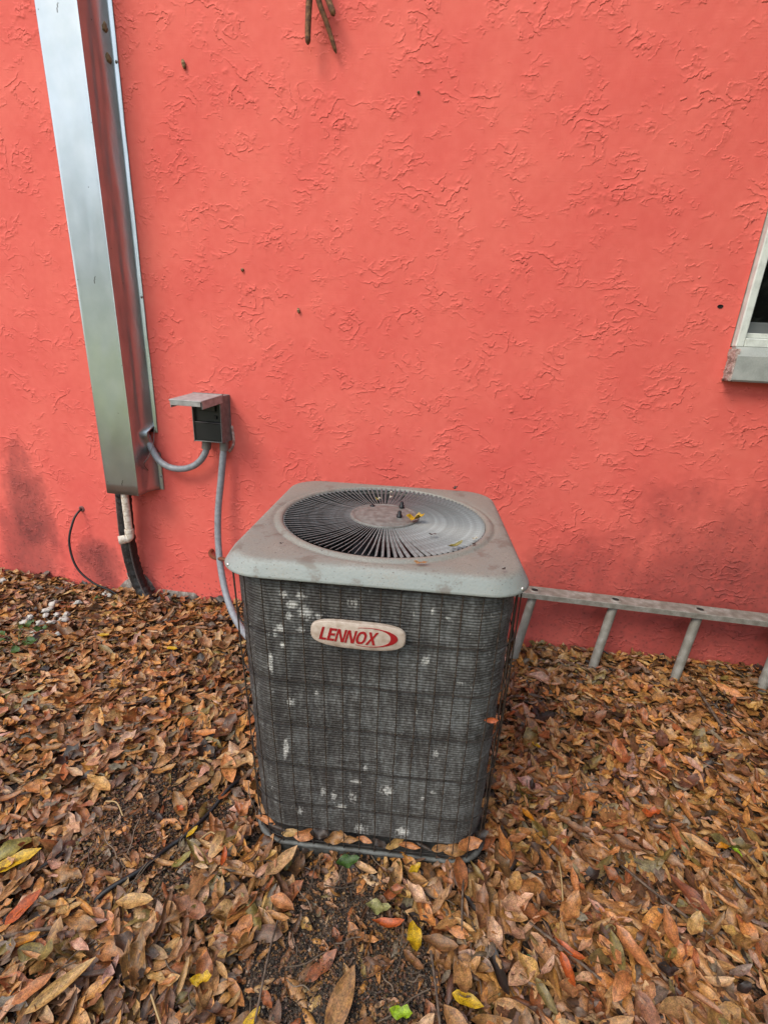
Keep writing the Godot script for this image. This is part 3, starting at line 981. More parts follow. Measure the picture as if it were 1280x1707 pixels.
func build_condenser() -> void:
	var u := base("air_conditioner", UNIT_AT, UNIT_TURN)
	tag(u, "weathered grey outdoor air conditioner condenser with a wire guard, standing in the leaves", "air conditioner")
	build_cover(u)
	build_grille(u)
	# fan and motor below
	var dark := mat(Color(0.13, 0.14, 0.16), 0.5, 0.2)
	var s := begin()
	lathe(s, [[0.0, 0.70], [0.05, 0.70], [0.075, 0.69], [0.08, 0.67], [0.08, 0.56], [0.07, 0.55], [0.0, 0.55]], Vector3.ZERO, 28)
	var fan := part("fan", done(s), dark, u)
	for k in 3:
		s = begin()
		var rows := []
		for top in 2:
			for i in 9:
				var r := lerpf(0.07, 0.215, i / 8.0)
				var row := PackedVector3Array()
				for j in 9:
					var a := TAU * k / 3 + lerpf(-0.55, 0.55, j / 8.0) * (1.0 - 0.1 * i / 8.0) + 0.25 * i / 8.0
					row.append(Vector3(r * cos(a), 0.60 + lerpf(-0.035, 0.035, j / 8.0) - top * 0.0025, r * sin(a)))
				rows.append(row)
		sheet(s, rows.slice(0, 9), false, false)
		sheet(s, rows.slice(9, 18), false, true)
		part("blade", done(s), dark, fan)
	s = begin()
	lathe(s, [[0.243, 0.768], [0.236, 0.74], [0.233, 0.70], [0.240, 0.66]], Vector3.ZERO, 48, true)
	part("fan_shroud", done(s), mat(Color(0.16, 0.16, 0.16), 0.7), u)
	build_coil(u)
	build_guard(u)
	# base pan: a tray with a rolled rim
	var pm := tri(mat(Color.WHITE, 0.6), 6.0)
	pm.albedo_texture = mottled(41, 128, 4.0, [[0.2, Color(0.26, 0.255, 0.24)], [0.6, Color(0.34, 0.345, 0.335)], [0.9, Color(0.41, 0.42, 0.40)]], 0.3, 30.0)
	s = begin()
	var rows := []
	for pr in [[0.0, 0.012], [0.2, 0.012], [0.268, 0.012], [0.2745, 0.018], [0.2765, 0.026], [0.280, 0.031], [0.2845, 0.031], [0.288, 0.027], [0.2870, 0.0235], [0.2835, 0.0215], [0.2815, 0.014], [0.281, -0.035], [0.0, -0.036]]:
		var row := PackedVector3Array()
		for i in 96:
			var h: float = pr[0]
			var q := rsq(maxf(h, 0.001), minf(0.085, maxf(h, 0.001) * 0.9), i / 96.0)
			row.append(Vector3(q[0].x + 0.018, pr[1], q[0].y))
		rows.append(row)
	sheet(s, rows, true, true)
	part("base_pan", done(s), pm, u)
	build_badge(u)


func build_cover(u: Node3D) -> void:
	var N := 208
	var prof_c := [[0.2405, 0.752], [0.2405, 0.770], [0.2425, 0.7755], [0.247, 0.778], [0.2535, 0.778], [0.258, 0.7755], [0.261, 0.7725], [0.2635, 0.7722], [0.2665, 0.7735]]
	var prof_s := [[0.026, 0.7735], [0.0205, 0.7725], [0.0165, 0.7702], [0.013, 0.7665], [0.009, 0.7600], [0.0045, 0.7530], [0.001, 0.7470], [-0.0012, 0.7432], [0.0, 0.7415], [0.004, 0.7415], [0.012, 0.744], [0.03, 0.746]]
	var nz := noise(121, 9.0, 2)
	var rows := []
	for p in prof_c:
		var row := PackedVector3Array()
		for i in N:
			var a := TAU * i / N
			row.append(Vector3(p[0] * sin(a), p[1], p[0] * cos(a)))
		rows.append(row)
	# four rings between the fan opening and the rounded edge
	for ring in range(prof_s.size() + 3):
		var row := PackedVector3Array()
		for i in N:
			var a := TAU * i / N
			var dir := Vector2(sin(a), cos(a))
			var ins: float = prof_s[maxi(ring - 3, 0)][0]
			var y: float = prof_s[maxi(ring - 3, 0)][1]
			var e := edge_along(dir, 0.3035 - ins, 0.085 - ins * 0.4)
			if ring < 3:
				e = lerpf(0.2665, e, (ring + 1) / 4.0)
				y = 0.7735 + 0.0012 * sin(PI * (ring + 1) / 4.0) + 0.0009 * nz.get_noise_2d(dir.x * e, dir.y * e)
			row.append(Vector3(dir.x * e, y, dir.y * e))
		rows.append(row)
	var nc := prof_c.size()
	var s := begin()
	sheet(s, rows, true, false, func(i, j, p: Vector3):
		var q := Vector2(p.x, p.z)
		if i > nc + 4: q += q.normalized() * (0.772 - p.y)
		return Vector2(0.5, 0.5) + q / 0.72)
	# paint with settled dirt
	var T := 640
	var img := PackedByteArray()
	img.resize(T * T * 3)
	var big := noise(131, 1.0, 5)
	var fine := noise(132, 1.0, 3)
	var paint := Color(0.49, 0.51, 0.495)
	var dirt := Color(0.438, 0.425, 0.388)
	var dust := Color(0.545, 0.53, 0.495)
	for j in T:
		for i in T:
			var x := (i / float(T) - 0.5) * 0.72
			var z := (j / float(T) - 0.5) * 0.72
			var b := big.get_noise_2d(x * 9.0, z * 9.0)
			var f := fine.get_noise_2d(x * 110.0, z * 110.0)
			var g := fine.get_noise_2d(x * 330.0 + 40.0, z * 330.0)
			var e := maxf(absf(x), absf(z))
			var ccx := maxf(absf(x) - 0.2185, 0.0)
			var ccz := maxf(absf(z) - 0.2185, 0.0)
			e = maxf(e, 0.2185 + Vector2(ccx, ccz).length())
			var k := clampf(0.86 + b * 0.5 + f * 0.35, 0.0, 1.0) * sstep(0.298, 0.278, e + f * 0.012 + b * 0.012)
			k = maxf(k, clampf(b * 0.9 + f * 0.8 - 0.35, 0, 0.6))
			var c := paint.lerp(dirt, k)
			c = c.lerp(dust, clampf((g - 0.10) * 1.7 + b * 0.8 + f * 0.45, 0, 0.75))
			if f < -0.52: c = c.lerp(Color(0.26, 0.22, 0.19), clampf((-0.52 - f) * 6.0, 0, 0.8))
			if b < -0.30: c = c.lerp(Color(0.36, 0.315, 0.275), clampf((-0.30 - b) * 2.6 + f * 0.4, 0, 0.6))
			var o := (j * T + i) * 3
			img[o] = c.r8
			img[o + 1] = c.g8
			img[o + 2] = c.b8
	var m := mat(Color.WHITE, 0.55)
	m.albedo_texture = ImageTexture.create_from_image(Image.create_from_data(T, T, false, Image.FORMAT_RGB8, img))
	m.heightmap_enabled = true
	m.heightmap_texture = grey_noise(133, 256, 70.0, 4)
	m.heightmap_scale = 0.05
	var cover := part("top_cover", done(s), m, u)
	# screws round the skirt
	s = begin()
	lathe(s, [[0.0, 0.0026], [0.0024, 0.0022], [0.0036, 0.001], [0.0038, -0.001]], Vector3.ZERO, 10)
	var sc := done(s)
	var places := []
	for k in [0.372, 0.628, 0.13, 0.87]:
		var q := rsq(0.3025, 0.085, k)
		var n := Vector3(q[1].x, 0, q[1].y)
		places.append(Transform3D(Basis(n.cross(Vector3.UP), n, Vector3.UP), Vector3(q[0].x, 0.7485, q[0].y)))
	many("screw", sc, mat(Color(0.75, 0.74, 0.71), 0.35, 0.7), cover, places)


# distance from the middle to the edge of a rounded square along a direction
func edge_along(dir: Vector2, h: float, r: float) -> float:
	var d := Vector2(absf(dir.x), absf(dir.y))
	var t := h / maxf(d.x, d.y)
	var p := d * t
	var c := h - r
	if p.x > c and p.y > c:
		var b := d.x * c + d.y * c
		t = b + sqrt(maxf(b * b - 2 * c * c + r * r, 0))
	return t


func build_grille(u: Node3D) -> void:
	var wm := tri(mat(Color.WHITE, 0.5), 12.0)
	wm.albedo_texture = mottled(42, 128, 4.0, [[0.2, Color(0.36, 0.36, 0.35)], [0.55, Color(0.435, 0.44, 0.435)], [0.9, Color(0.51, 0.515, 0.51)]], 0.4, 30.0)
	var g := Node3D.new()
	g.name = "fan_grille"
	u.add_child(g, true)
	var ring := func(r: float, y: float, w: float) -> ArrayMesh:
		var p := PackedVector3Array()
		for k in 96: p.append(Vector3(r * cos(TAU * k / 96), y, r * sin(TAU * k / 96)))
		return tube_mesh(p, w, 6, true)
	part("outer_ring", ring.call(0.2395, 0.7705, 0.0026), wm, g)
	# one bar, a flat strip on edge, dished slightly
	var bars := []
	for v in 3:
		var s := begin()
		var rows := []
		for i in 9:
			var r := lerpf(0.080, 0.2395, i / 8.0)
			var y := 0.7765 - 0.004 * sin(PI * i / 8.0)
			var bend := 0.0012 * sin(PI * i / 8.0) * (v - 1)
			rows.append(PackedVector3Array([Vector3(r, y, -0.0031 + bend), Vector3(r, y + 0.0003, -0.0017 + bend), Vector3(r, y - 0.0048, 0.0022 + bend), Vector3(r, y - 0.0051, 0.0009 + bend)]))
		s.set_smooth_group(-1)
		for i in 8:
			for k in 4:
				quad(s, rows[i][k], rows[i][(k + 1) % 4], rows[i + 1][(k + 1) % 4], rows[i + 1][k], (rows[i][0] + rows[i][2]) / 2)
		bars.append(done(s))
	var n := 108
	for k in n:
		var o := part("grille_bar", bars[rng.randi() % 3], wm, g)
		o.rotation.y = TAU * k / n + rng.randf_range(-0.006, 0.006)
	# hub plate
	var hm := tri(mat(Color.WHITE, 0.6), 9.0)
	hm.albedo_texture = mottled(43, 256, 5.0, [[0.15, Color(0.335, 0.32, 0.30)], [0.5, Color(0.395, 0.382, 0.36)], [0.85, Color(0.455, 0.445, 0.425)]], 0.4, 60.0)
	var s := begin()
	lathe(s, [[0.0, 0.7815], [0.05, 0.7812], [0.069, 0.780], [0.0725, 0.7782], [0.0745, 0.7785], [0.078, 0.7805], [0.0822, 0.7800], [0.0842, 0.7765], [0.083, 0.772], [0.0, 0.771]], Vector3.ZERO, 48)
	part("hub_plate", done(s), hm, g)
	var bolt := mat(Color(0.12, 0.12, 0.13), 0.45, 0.5)
	for p in [Vector3(0.038, 0.781, -0.058), Vector3(0.036, 0.781, 0.016), Vector3(-0.036, 0.7805, -0.056)]:
		s = begin()
		var h := 0.017 if p.x > 0 else 0.005
		lathe(s, [[0.0, h], [0.0030, h - 0.0004], [0.0044, h - 0.0022], [0.0047, h * 0.45], [0.0066, h * 0.42], [0.0068, 0.0]], Vector3.ZERO, 10)
		part("stud", done(s), bolt, g).position = p


func build_coil(u: Node3D) -> void:
	var H0 := 0.070
	var H1 := 0.746
	var half := 0.2835
	var M := 112
	var ridges := 106
	var rows := []
	var vs := []
	var wav := noise(141, 1.0, 3)
	for k in ridges:
		for t in [[0.0, 0.0], [0.22, 0.0026], [0.62, 0.0026], [0.84, 0.0]]:
			var y := lerpf(H0, H1, (k + t[0]) / ridges)
			var row := PackedVector3Array()
			for i in M:
				var q := rsq(half, 0.09, i / float(M))
				var off: float = t[1] * (1.0 + 0.7 * wav.get_noise_2d(i * 0.9, k * 1.3)) + 0.0035 * wav.get_noise_2d(i * 0.11 + 20.0, k * 0.08)
				var dip := 0.0006 * wav.get_noise_2d(i * 0.3 + 90.0, k * 0.5)
				var tp := lerpf(0.962, 1.0, (y - H0) / (H1 - H0))
				row.append(Vector3((q[0].x + q[1].x * off) * tp + lean(y) * 0.8, y + dip, (q[0].y + q[1].y * off) * tp))
			rows.append(row)
			vs.append(1.0 - (y - H0) / (H1 - H0))
	var s := begin()
	sheet(s, rows, true, true, func(i, j, _p): return Vector2(j / float(M), vs[i]))
	# fins: grey aluminium under brown grime, with pale splashes
	var T := 1600
	var V := 600
	var per := 4.0 * (2.0 * (half - 0.09) + PI * 0.045)
	var img := PackedByteArray()
	img.resize(T * V * 3)
	var big := noise(151, 1.0, 5)
	var fine := noise(152, 1.0, 3)
	var spots := [Vector4(-0.158, 0.680, 0.010, 0.008), Vector4(-0.163, 0.655, 0.007, 0.009), Vector4(-0.136, 0.700, 0.011, 0.006), Vector4(-0.172, 0.700, 0.006, 0.008), Vector4(-0.037, 0.697, 0.011, 0.011), Vector4(0.117, 0.693, 0.003, 0.009), Vector4(0.146, 0.680, 0.006, 0.005), Vector4(-0.182, 0.623, 0.006, 0.010), Vector4(-0.141, 0.623, 0.008, 0.006), Vector4(-0.209, 0.528, 0.006, 0.016), Vector4(0.112, 0.578, 0.011, 0.009), Vector4(-0.206, 0.550, 0.004, 0.014), Vector4(-0.171, 0.442, 0.009, 0.010), Vector4(-0.113, 0.472, 0.004, 0.005), Vector4(0.101, 0.452, 0.004, 0.013), Vector4(0.187, 0.532, 0.009, 0.005), Vector4(0.149, 0.340, 0.006, 0.012), Vector4(-0.186, 0.320, 0.005, 0.022), Vector4(-0.007, 0.280, 0.006, 0.009), Vector4(-0.025, 0.235, 0.016, 0.006), Vector4(-0.031, 0.190, 0.013, 0.022), Vector4(0.045, 0.220, 0.016, 0.012), Vector4(-0.078, 0.188, 0.007, 0.014), Vector4(0.149, 0.230, 0.010, 0.004), Vector4(-0.014, 0.092, 0.014, 0.017), Vector4(0.086, 0.094, 0.015, 0.015), Vector4(-0.104, 0.195, 0.006, 0.012), Vector4(-0.128, 0.665, 0.013, 0.016), Vector4(-0.10, 0.660, 0.012, 0.008), Vector4(-0.19, 0.30, 0.004, 0.02), Vector4(-0.16, 0.13, 0.01, 0.02), Vector4(0.13, 0.205, 0.004, 0.008), Vector4(-0.06, 0.15, 0.012, 0.01), Vector4(-0.18, 0.585, 0.005, 0.006), Vector4(-0.195, 0.61, 0.004, 0.012)]
	for j in V:
		var y := lerpf(H1, H0, j / float(V))
		for i in T:
			var x := (i / float(T) - 0.5) * per
			var b := big.get_noise_2d(x * 7.0, y * 9.0)
			var f := fine.get_noise_2d(x * 130.0, y * 90.0)
			var v := fine.get_noise_2d(x * 70.0 + 9.0, y * 11.0)
			# grime lies thickest on the left of the front and low down in splashes
			var k := clampf(0.55 - x * 0.9 + b * 0.5 + f * 0.55 + v * 0.45, 0.0, 1.0)
			var c := Color(0.385, 0.385, 0.375).lerp(Color(0.165, 0.147, 0.132), k)
			c = c.lerp(Color(0.50, 0.48, 0.455), clampf((f * 0.6 + v * 0.6 - 0.46) * 1.4 + (0.12 if y < 0.3 else 0.0) * (f + 0.3), 0, 0.5))
			var near := 0.0
			if absf(x) < 0.26:
				for sp: Vector4 in spots:
					var dx := wrapf(x - sp.x, -1.95, 1.95) / sp.z
					if absf(dx) > 2.2: continue
					var dy := (y - sp.y) / sp.w
					var d := dx * dx + dy * dy
					if d < 4.0: near = maxf(near, sstep(1.3, 0.2, d + f * 1.4 + v * 1.5 + b * 1.0))
			c = c.lerp(Color(0.74, 0.73, 0.705), clampf(near * (0.80 + f * 0.9 + v * 0.5), 0.0, 0.92))
			var o := (j * T + i) * 3
			img[o] = c.r8
			img[o + 1] = c.g8
			img[o + 2] = c.b8
	# small scrapes and bits of lint stuck in the fins
	var pix := RandomNumberGenerator.new()
	pix.seed = 77
	for n in 420:
		var px := pix.randf() * T
		var py := pix.randf() * V
		var ang := pix.randfn(PI / 2, 0.5)
		var bow := pix.randfn(0.0, 0.06)
		var pale := pix.randf_range(0.15, 0.75) * (1.0 if pix.randf() < 0.5 else 0.5)
		for q in pix.randi_range(3, 15):
			px += cos(ang) * 0.8
			py += sin(ang) * 0.8
			ang += bow
			var o := (clampi(int(py), 0, V - 1) * T + posmod(int(px), T)) * 3
			for ch in 3: img[o + ch] = int(lerpf(img[o + ch], [172, 168, 160][ch], pale))
	var m := mat(Color.WHITE, 0.65)
	m.metallic = 0.15
	m.albedo_texture = ImageTexture.create_from_image(Image.create_from_data(T, V, false, Image.FORMAT_RGB8, img))
	part("fin_coil", done(s), m, u)


func build_guard(u: Node3D) -> void:
	var wm := tri(mat(Color.WHITE, 0.7), 20.0)
	wm.albedo_texture = mottled(44, 128, 4.0, [[0.25, Color(0.12, 0.10, 0.085)], [0.5, Color(0.21, 0.16, 0.12)], [0.7, Color(0.27, 0.195, 0.135)], [0.9, Color(0.30, 0.27, 0.24)]], 0.6, 24.0)
	var hm := tri(mat(Color.WHITE, 0.8), 20.0)
	hm.albedo_texture = mottled(51, 128, 4.0, [[0.25, Color(0.09, 0.08, 0.075)], [0.6, Color(0.15, 0.125, 0.11)], [0.9, Color(0.24, 0.20, 0.17)]], 0.6, 24.0)
	var g := Node3D.new()
	g.name = "wire_guard"
	u.add_child(g, true)
	var half := 0.2962
	var n := 58
	var wb := noise(161, 1.0, 2)
	for k in n:
		var q := rsq(half, 0.088, (k + 0.5) / n)
		var p := PackedVector3Array()
		for i in 9:
			var y := lerpf(0.02, 0.7445, i / 8.0)
			var shrink := lerpf(0.955, 1.0, i / 8.0)
			var b := wb.get_noise_2d(k * 3.7, i * 0.5) * 0.0035 * sin(PI * i / 8.0)
			p.append(Vector3(q[0].x * shrink + lean(y) + q[1].y * b, y, q[0].y * shrink + wb.get_noise_2d(k * 3.7 + 50.0, i * 0.4) * 0.002))
		part("vertical_wire", tube_mesh(p, 0.00125, 5), wm, g)
	for k in 7:
		var y := lerpf(0.04, 0.735, k / 6.0)
		var shrink := lerpf(0.955, 1.0, k / 6.0) * (half - 0.0026) / half
		var p := PackedVector3Array()
		for i in 120:
			var q := rsq(half, 0.088, i / 120.0)
			p.append(Vector3(q[0].x * shrink + lean(y), y + wb.get_noise_2d(i * 0.12, k * 9.0) * 0.004, q[0].y * shrink))
		part("horizontal_wire", tube_mesh(p, 0.0017, 5, true), hm, g)
	# on the right the guard has come loose: a second run of bent wires hangs off the corner
	for k in 3:
		var p := PackedVector3Array()
		for i in 9:
			var y := lerpf(0.03, 0.74, i / 8.0)
			p.append(Vector3(0.297 + 0.002 * k + 0.006 * sin(PI * i / 8.0 + k) - 0.02 * (1.0 - i / 8.0) + lean(y), y, 0.21 - k * 0.012))
		part("vertical_wire", tube_mesh(p, 0.00125, 5), wm, g)


func build_badge(u: Node3D) -> void:
	var b := Node3D.new()
	b.name = "badge"
	b.position = Vector3(-0.020, 0.6365, 0.2985)
	b.rotation = Vector3(-0.03, 0.0, -0.012)
	u.add_child(b, true)
	var hw := 0.0925
	var hh := 0.0282
	var bow := func(x: float, y: float) -> float: return 0.0125 - 0.006 * pow(x / hw, 2) - 0.002 * pow(y / hh, 2)
	var outline := func(t: float) -> Vector2:
		var c := cos(t)
		var s := sin(t)
		return Vector2(hw * signf(c) * pow(absf(c), 0.55), hh * signf(s) * pow(absf(s), 0.62))
	var s := begin()
	var rows := []
	for pr in [[1.0, -1], [1.0, 0], [0.985, 1], [0.96, 1], [0.7, 1], [0.35, 1], [0.0, 1]]:
		var row := PackedVector3Array()
		for i in 72:
			var p: Vector2 = outline.call(TAU * i / 72) * pr[0]
			var z: float = bow.call(p.x, p.y)
			if pr[1] == -1: z = 0.0
			elif pr[1] == 0: z -= 0.0028
			elif pr[0] > 0.97: z -= 0.0006
			row.append(Vector3(p.x, p.y, z))
		rows.append(row)
	sheet(s, rows, true, false)
	var pm := tri(mat(Color.WHITE, 0.4), 14.0)
	pm.albedo_texture = mottled(45, 128, 3.0, [[0.2, Color(0.62, 0.55, 0.49)], [0.5, Color(0.68, 0.615, 0.56)], [0.85, Color(0.72, 0.665, 0.615)]], 0.2, 24.0)
	part("plate", done(s), pm, b)
	# raised red letters, slanted
	var red := mat(Color(0.56, 0.07, 0.09), 0.45)
	var font := SystemFont.new()
	font.font_names = PackedStringArray(["Droid Sans"])
	font.font_weight = 700
	var x := -0.072
	for ch in "LENNOX":
		var tm := TextMesh.new()
		tm.text = ch
		tm.font = font
		tm.font_size = 64
		tm.pixel_size = 0.0005
		tm.depth = 0.0016
		tm.curve_step = 1.0
		var arr := tm.get_mesh_arrays()
		var vs: PackedVector3Array = arr[Mesh.ARRAY_VERTEX]
		var lo := Vector3(9, 9, 9)
		var hi := -lo
		for v in vs:
			lo = lo.min(v)
			hi = hi.max(v)
		var width: float = {"L": 0.0138, "E": 0.0142, "N": 0.0182, "O": 0.0190, "X": 0.0192}[ch]
		var tall := 0.0275
		for k in vs.size():
			var v := (vs[k] - lo) / (hi - lo)
			var px := x + v.x * width + (v.y - 0.5) * tall * 0.22
			var py := (v.y - 0.5) * tall - 0.0005
			vs[k] = Vector3(px, py, bow.call(px, py) - 0.0004 + 0.0014 * v.z)
		arr[Mesh.ARRAY_VERTEX] = vs
		var am := ArrayMesh.new()
		am.add_surface_from_arrays(Mesh.PRIMITIVE_TRIANGLES, arr)
		part("letter", am, red, b)
		x += width + 0.0014
	# swoosh: a crescent thick at the right, thinning over the top and the bottom
	s = begin()
	var up := []
	var n := 40
	var outer_p := PackedVector2Array()
	var inner_p := PackedVector2Array()
	for i in n + 1:
		var t := lerpf(-2.05, 1.98, i / float(n))
		var th := 0.0004 + 0.0105 * pow(maxf(cos(t * 0.72), 0.0), 3.2)
		var c := Vector2(0.022 + 0.055 * cos(t), 0.0012 + 0.0205 * sin(t))
		outer_p.append(c)
		inner_p.append(Vector2(0.022 + (0.055 - th) * cos(t) - th * 0.25, 0.0012 + (0.0205 - minf(th * 0.28, 0.002) - 0.0004) * sin(t)))
	rows = []
	for i in n + 1:
		var o := outer_p[i]
		var q := inner_p[i]
		var zo: float = bow.call(o.x, o.y)
		var zq: float = bow.call(q.x, q.y)
		rows.append(PackedVector3Array([Vector3(o.x, o.y, zo - 0.0004), Vector3(o.x, o.y, zo + 0.0010), Vector3(q.x, q.y, zq + 0.0010), Vector3(q.x, q.y, zq - 0.0004)]))
	s.set_smooth_group(-1)
	for i in n:
		for k in 4:
			quad(s, rows[i][k], rows[i][(k + 1) % 4], rows[i + 1][(k + 1) % 4], rows[i + 1][k], (rows[i][0] + rows[i][2] + rows[i + 1][0] + rows[i + 1][2]) / 4)
	part("swoosh", done(s), red, b)


# ------------------------------------------------------------------ ladder
func build_ladder() -> void:
	var l := base("ladder", Vector3(0.365, 0.0, 0.0))
	tag(l, "weathered aluminium ladder lying on its side along the foot of the red wall", "ladder")
	var am := tri(mat(Color.WHITE, 0.65, 0.2), 4.0)
	am.albedo_texture = mottled(46, 256, 5.0, [[0.15, Color(0.44, 0.42, 0.385)], [0.45, Color(0.50, 0.485, 0.45)], [0.7, Color(0.54, 0.525, 0.495)], [0.92, Color(0.62, 0.61, 0.585)]], 0.6, 70.0)
	var x0 := -0.16
	var x1 := 2.6
	for rail in 2:
		var y := 0.285 if rail == 0 else -0.03
		var zc := 0.079 if rail == 0 else 0.140
		var d := -1.0 if rail == 0 else 1.0
		var poly := PackedVector2Array([Vector2(zc - 0.033, y), Vector2(zc + 0.033, y), Vector2(zc + 0.0345, y + d * 0.0015), Vector2(zc + 0.0345, y + d * 0.022), Vector2(zc + 0.031, y + d * 0.022), Vector2(zc + 0.031, y + d * 0.0035), Vector2(zc - 0.031, y + d * 0.0035), Vector2(zc - 0.031, y + d * 0.022), Vector2(zc - 0.0345, y + d * 0.022), Vector2(zc - 0.0345, y + d * 0.0015)])
		var s := begin()
		# the polygon lies in (z, y); lay its depth along x
		slab(s, poly, x0, x1, Transform3D(Basis(Vector3(0, 0, 1), Vector3(0, 1, 0), Vector3(1, 0, 0)), Vector3.ZERO))
		part("rail", done(s), am, l)
	var hole := mat(Color(0.10, 0.09, 0.08), 0.9)
	for k in 8:
		var x := 0.3048 * k
		var s := begin()
		var top := Vector3(x, 0.2815, 0.079)
		var bot := Vector3(x - 0.052, -0.027, 0.140)
		tube(s, PackedVector3Array([top, top.lerp(bot, 0.33), top.lerp(bot, 0.66), bot]), 0.0168, 16)
		var r := part("rung", done(s), am, l)
		# swaged end: a raised collar round a dark hollow
		s = begin()
		lathe(s, [[0.0215, 0.0], [0.0205, 0.0022], [0.0165, 0.0032], [0.0135, 0.0022], [0.0125, -0.001]], Vector3(x, 0.285, 0.079), 20)
		part("rung_collar", done(s), am, r)
		s = begin()
		lathe(s, [[0.0125, 0.0012], [0.010, 0.0006], [0.0, 0.0004]], Vector3(x, 0.2852, 0.079), 16, true)
		part("rung_hollow", done(s), hole, r)


# ------------------------------------------------------------------ small things on the wall
func build_wall_bits() -> void:
	# rusty prongs hanging at the top of the frame
	var rust := tri(mat(Color.WHITE, 0.8), 14.0)
	rust.albedo_texture = mottled(47, 128, 4.0, [[0.2, Color(0.26, 0.15, 0.09)], [0.6, Color(0.42, 0.27, 0.16)], [0.9, Color(0.55, 0.40, 0.26)]], 0.6, 30.0)
	var b := base("hook", Vector3(-0.55, 2.172, 0.0))
	tag(b, "rusty brown forked hook hanging at the top of the wall", "hook")
	var prong := func(called: String, pts: Array, r0: float, r1: float):
		var p := smooth_path(pts, 6)
		var rr := []
		for i in p.size():
			var t := i / float(p.size() - 1)
			rr.append(lerpf(r0, r1, t) * (1.0 if t < 0.86 else sqrt(maxf(1.0 - pow((t - 0.86) / 0.145, 2), 0.06))))
		part(called, tube_mesh(p, rr, 10), rust, b)
	prong.call("stem", [Vector3(0.0, 0.32, 0.0), Vector3(-0.002, 0.18, 0.035), Vector3(-0.004, 0.05, 0.05), Vector3(-0.007, -0.005, 0.05)], 0.013, 0.011)
	prong.call("prong", [Vector3(-0.010, 0.03, 0.05), Vector3(-0.018, -0.03, 0.05), Vector3(-0.022, -0.09, 0.05), Vector3(-0.023, -0.136, 0.05)], 0.0105, 0.0085)
	prong.call("prong", [Vector3(-0.004, 0.02, 0.05), Vector3(0.012, -0.035, 0.045), Vector3(0.034, -0.082, 0.035), Vector3(0.060, -0.146, 0.02)], 0.0098, 0.0065)
	prong.call("prong", [Vector3(0.0, 0.09, 0.05), Vector3(0.022, 0.0, 0.05), Vector3(0.040, -0.03, 0.05), Vector3(0.060, -0.070, 0.05)], 0.010, 0.0092)
	var co := tri(mat(Color.WHITE, 0.9), 40.0)
	co.albedo_texture = mottled(48, 64, 3.0, [[0.2, Color(0.30, 0.20, 0.12)], [0.8, Color(0.62, 0.50, 0.36)]], 0.5, 16.0)
	var bits := [[Vector3(-1.014, 2.019, 0.006), Vector3(0.014, 0.026, 0.013), "brown insect cocoon on the wall near the top of the metal cover"], [Vector3(-0.625, 1.278, 0.006), Vector3(0.011, 0.020, 0.012), "tan insect cocoon alone on the middle of the red wall"], [Vector3(-0.840, 1.409, 0.004), Vector3(0.012, 0.012, 0.009), "small round insect nest on the wall right of the metal cover"], [Vector3(-0.226, 1.93, 0.003), Vector3(0.010, 0.008, 0.006), "tiny brown speck of mud high on the middle of the wall"]]
	for k in bits.size():
		var o := part("cocoon", lump(170 + k, bits[k][1], 0.4), co)
		o.position = bits[k][0]
		o.rotation.z = 0.2
		tag(o, bits[k][2], "cocoon")
	# an old anchor hole by the window
	var s := begin()
	lathe(s, [[0.010, 0.001], [0.008, 0.0025], [0.006, 0.0005], [0.0, 0.0002]], Vector3.ZERO, 12)
	var o := part("wall_anchor", done(s), mat(Color(0.05, 0.035, 0.03), 0.9))
	o.transform = Transform3D(Basis(Vector3.RIGHT, PI / 2) * Basis().scaled(Vector3(0.95, 1, 0.6)), Vector3(0.806, 1.345, 0.0))
	tag(o, "small dark screw anchor hole in the wall left of the window", "wall anchor")


# ------------------------------------------------------------------ leaves
# a dry leaf of unit length along x, cupped, bent and twisted
func leaf_shape(width: float, p: float, cup: float, bend: float, twist: float, wavy: float, lobes := 0.0, seed_ := 0) -> ArrayMesh:
	var r := RandomNumberGenerator.new()
	r.seed = 900 + seed_
	var ph := r.randf() * TAU
	var s := begin()
	var rows := []
	var n := 8
	for i in n + 1:
		var t := i / float(n)
		var w := width * 0.5 * pow(maxf(sin(PI * pow(t, p)), 0.0), 0.75)
		if lobes > 0: w *= 1.0 + lobes * sin(t * 19.0 + ph)
		if i == 0: w = width * 0.03
		if i == n: w = width * 0.012
		var row := PackedVector3Array()
		for j in 5:
			var v := (j - 2) / 2.0
			var a := v * w * cup
			var zz := v * w
			var yy := 0.0
			if absf(cup) > 0.01:
				zz = sin(a) / cup
				yy = (1.0 - cos(a)) / cup
			yy += absf(v) * w * 0.18
			yy += wavy * w * v * v * sin(t * 11.0 + ph + v)
			var c := cos(twist * (t - 0.5))
			var d := sin(twist * (t - 0.5))
			row.append(Vector3(t - 0.5, yy * c - zz * d + bend * pow(t - 0.5, 2) * 2.0 + 0.3 * bend * pow(t, 3), yy * d + zz * c))
		rows.append(row)
	sheet(s, rows, false, true, func(i, j, _p): return Vector2(i / float(n), j / 4.0))
	return done(s)


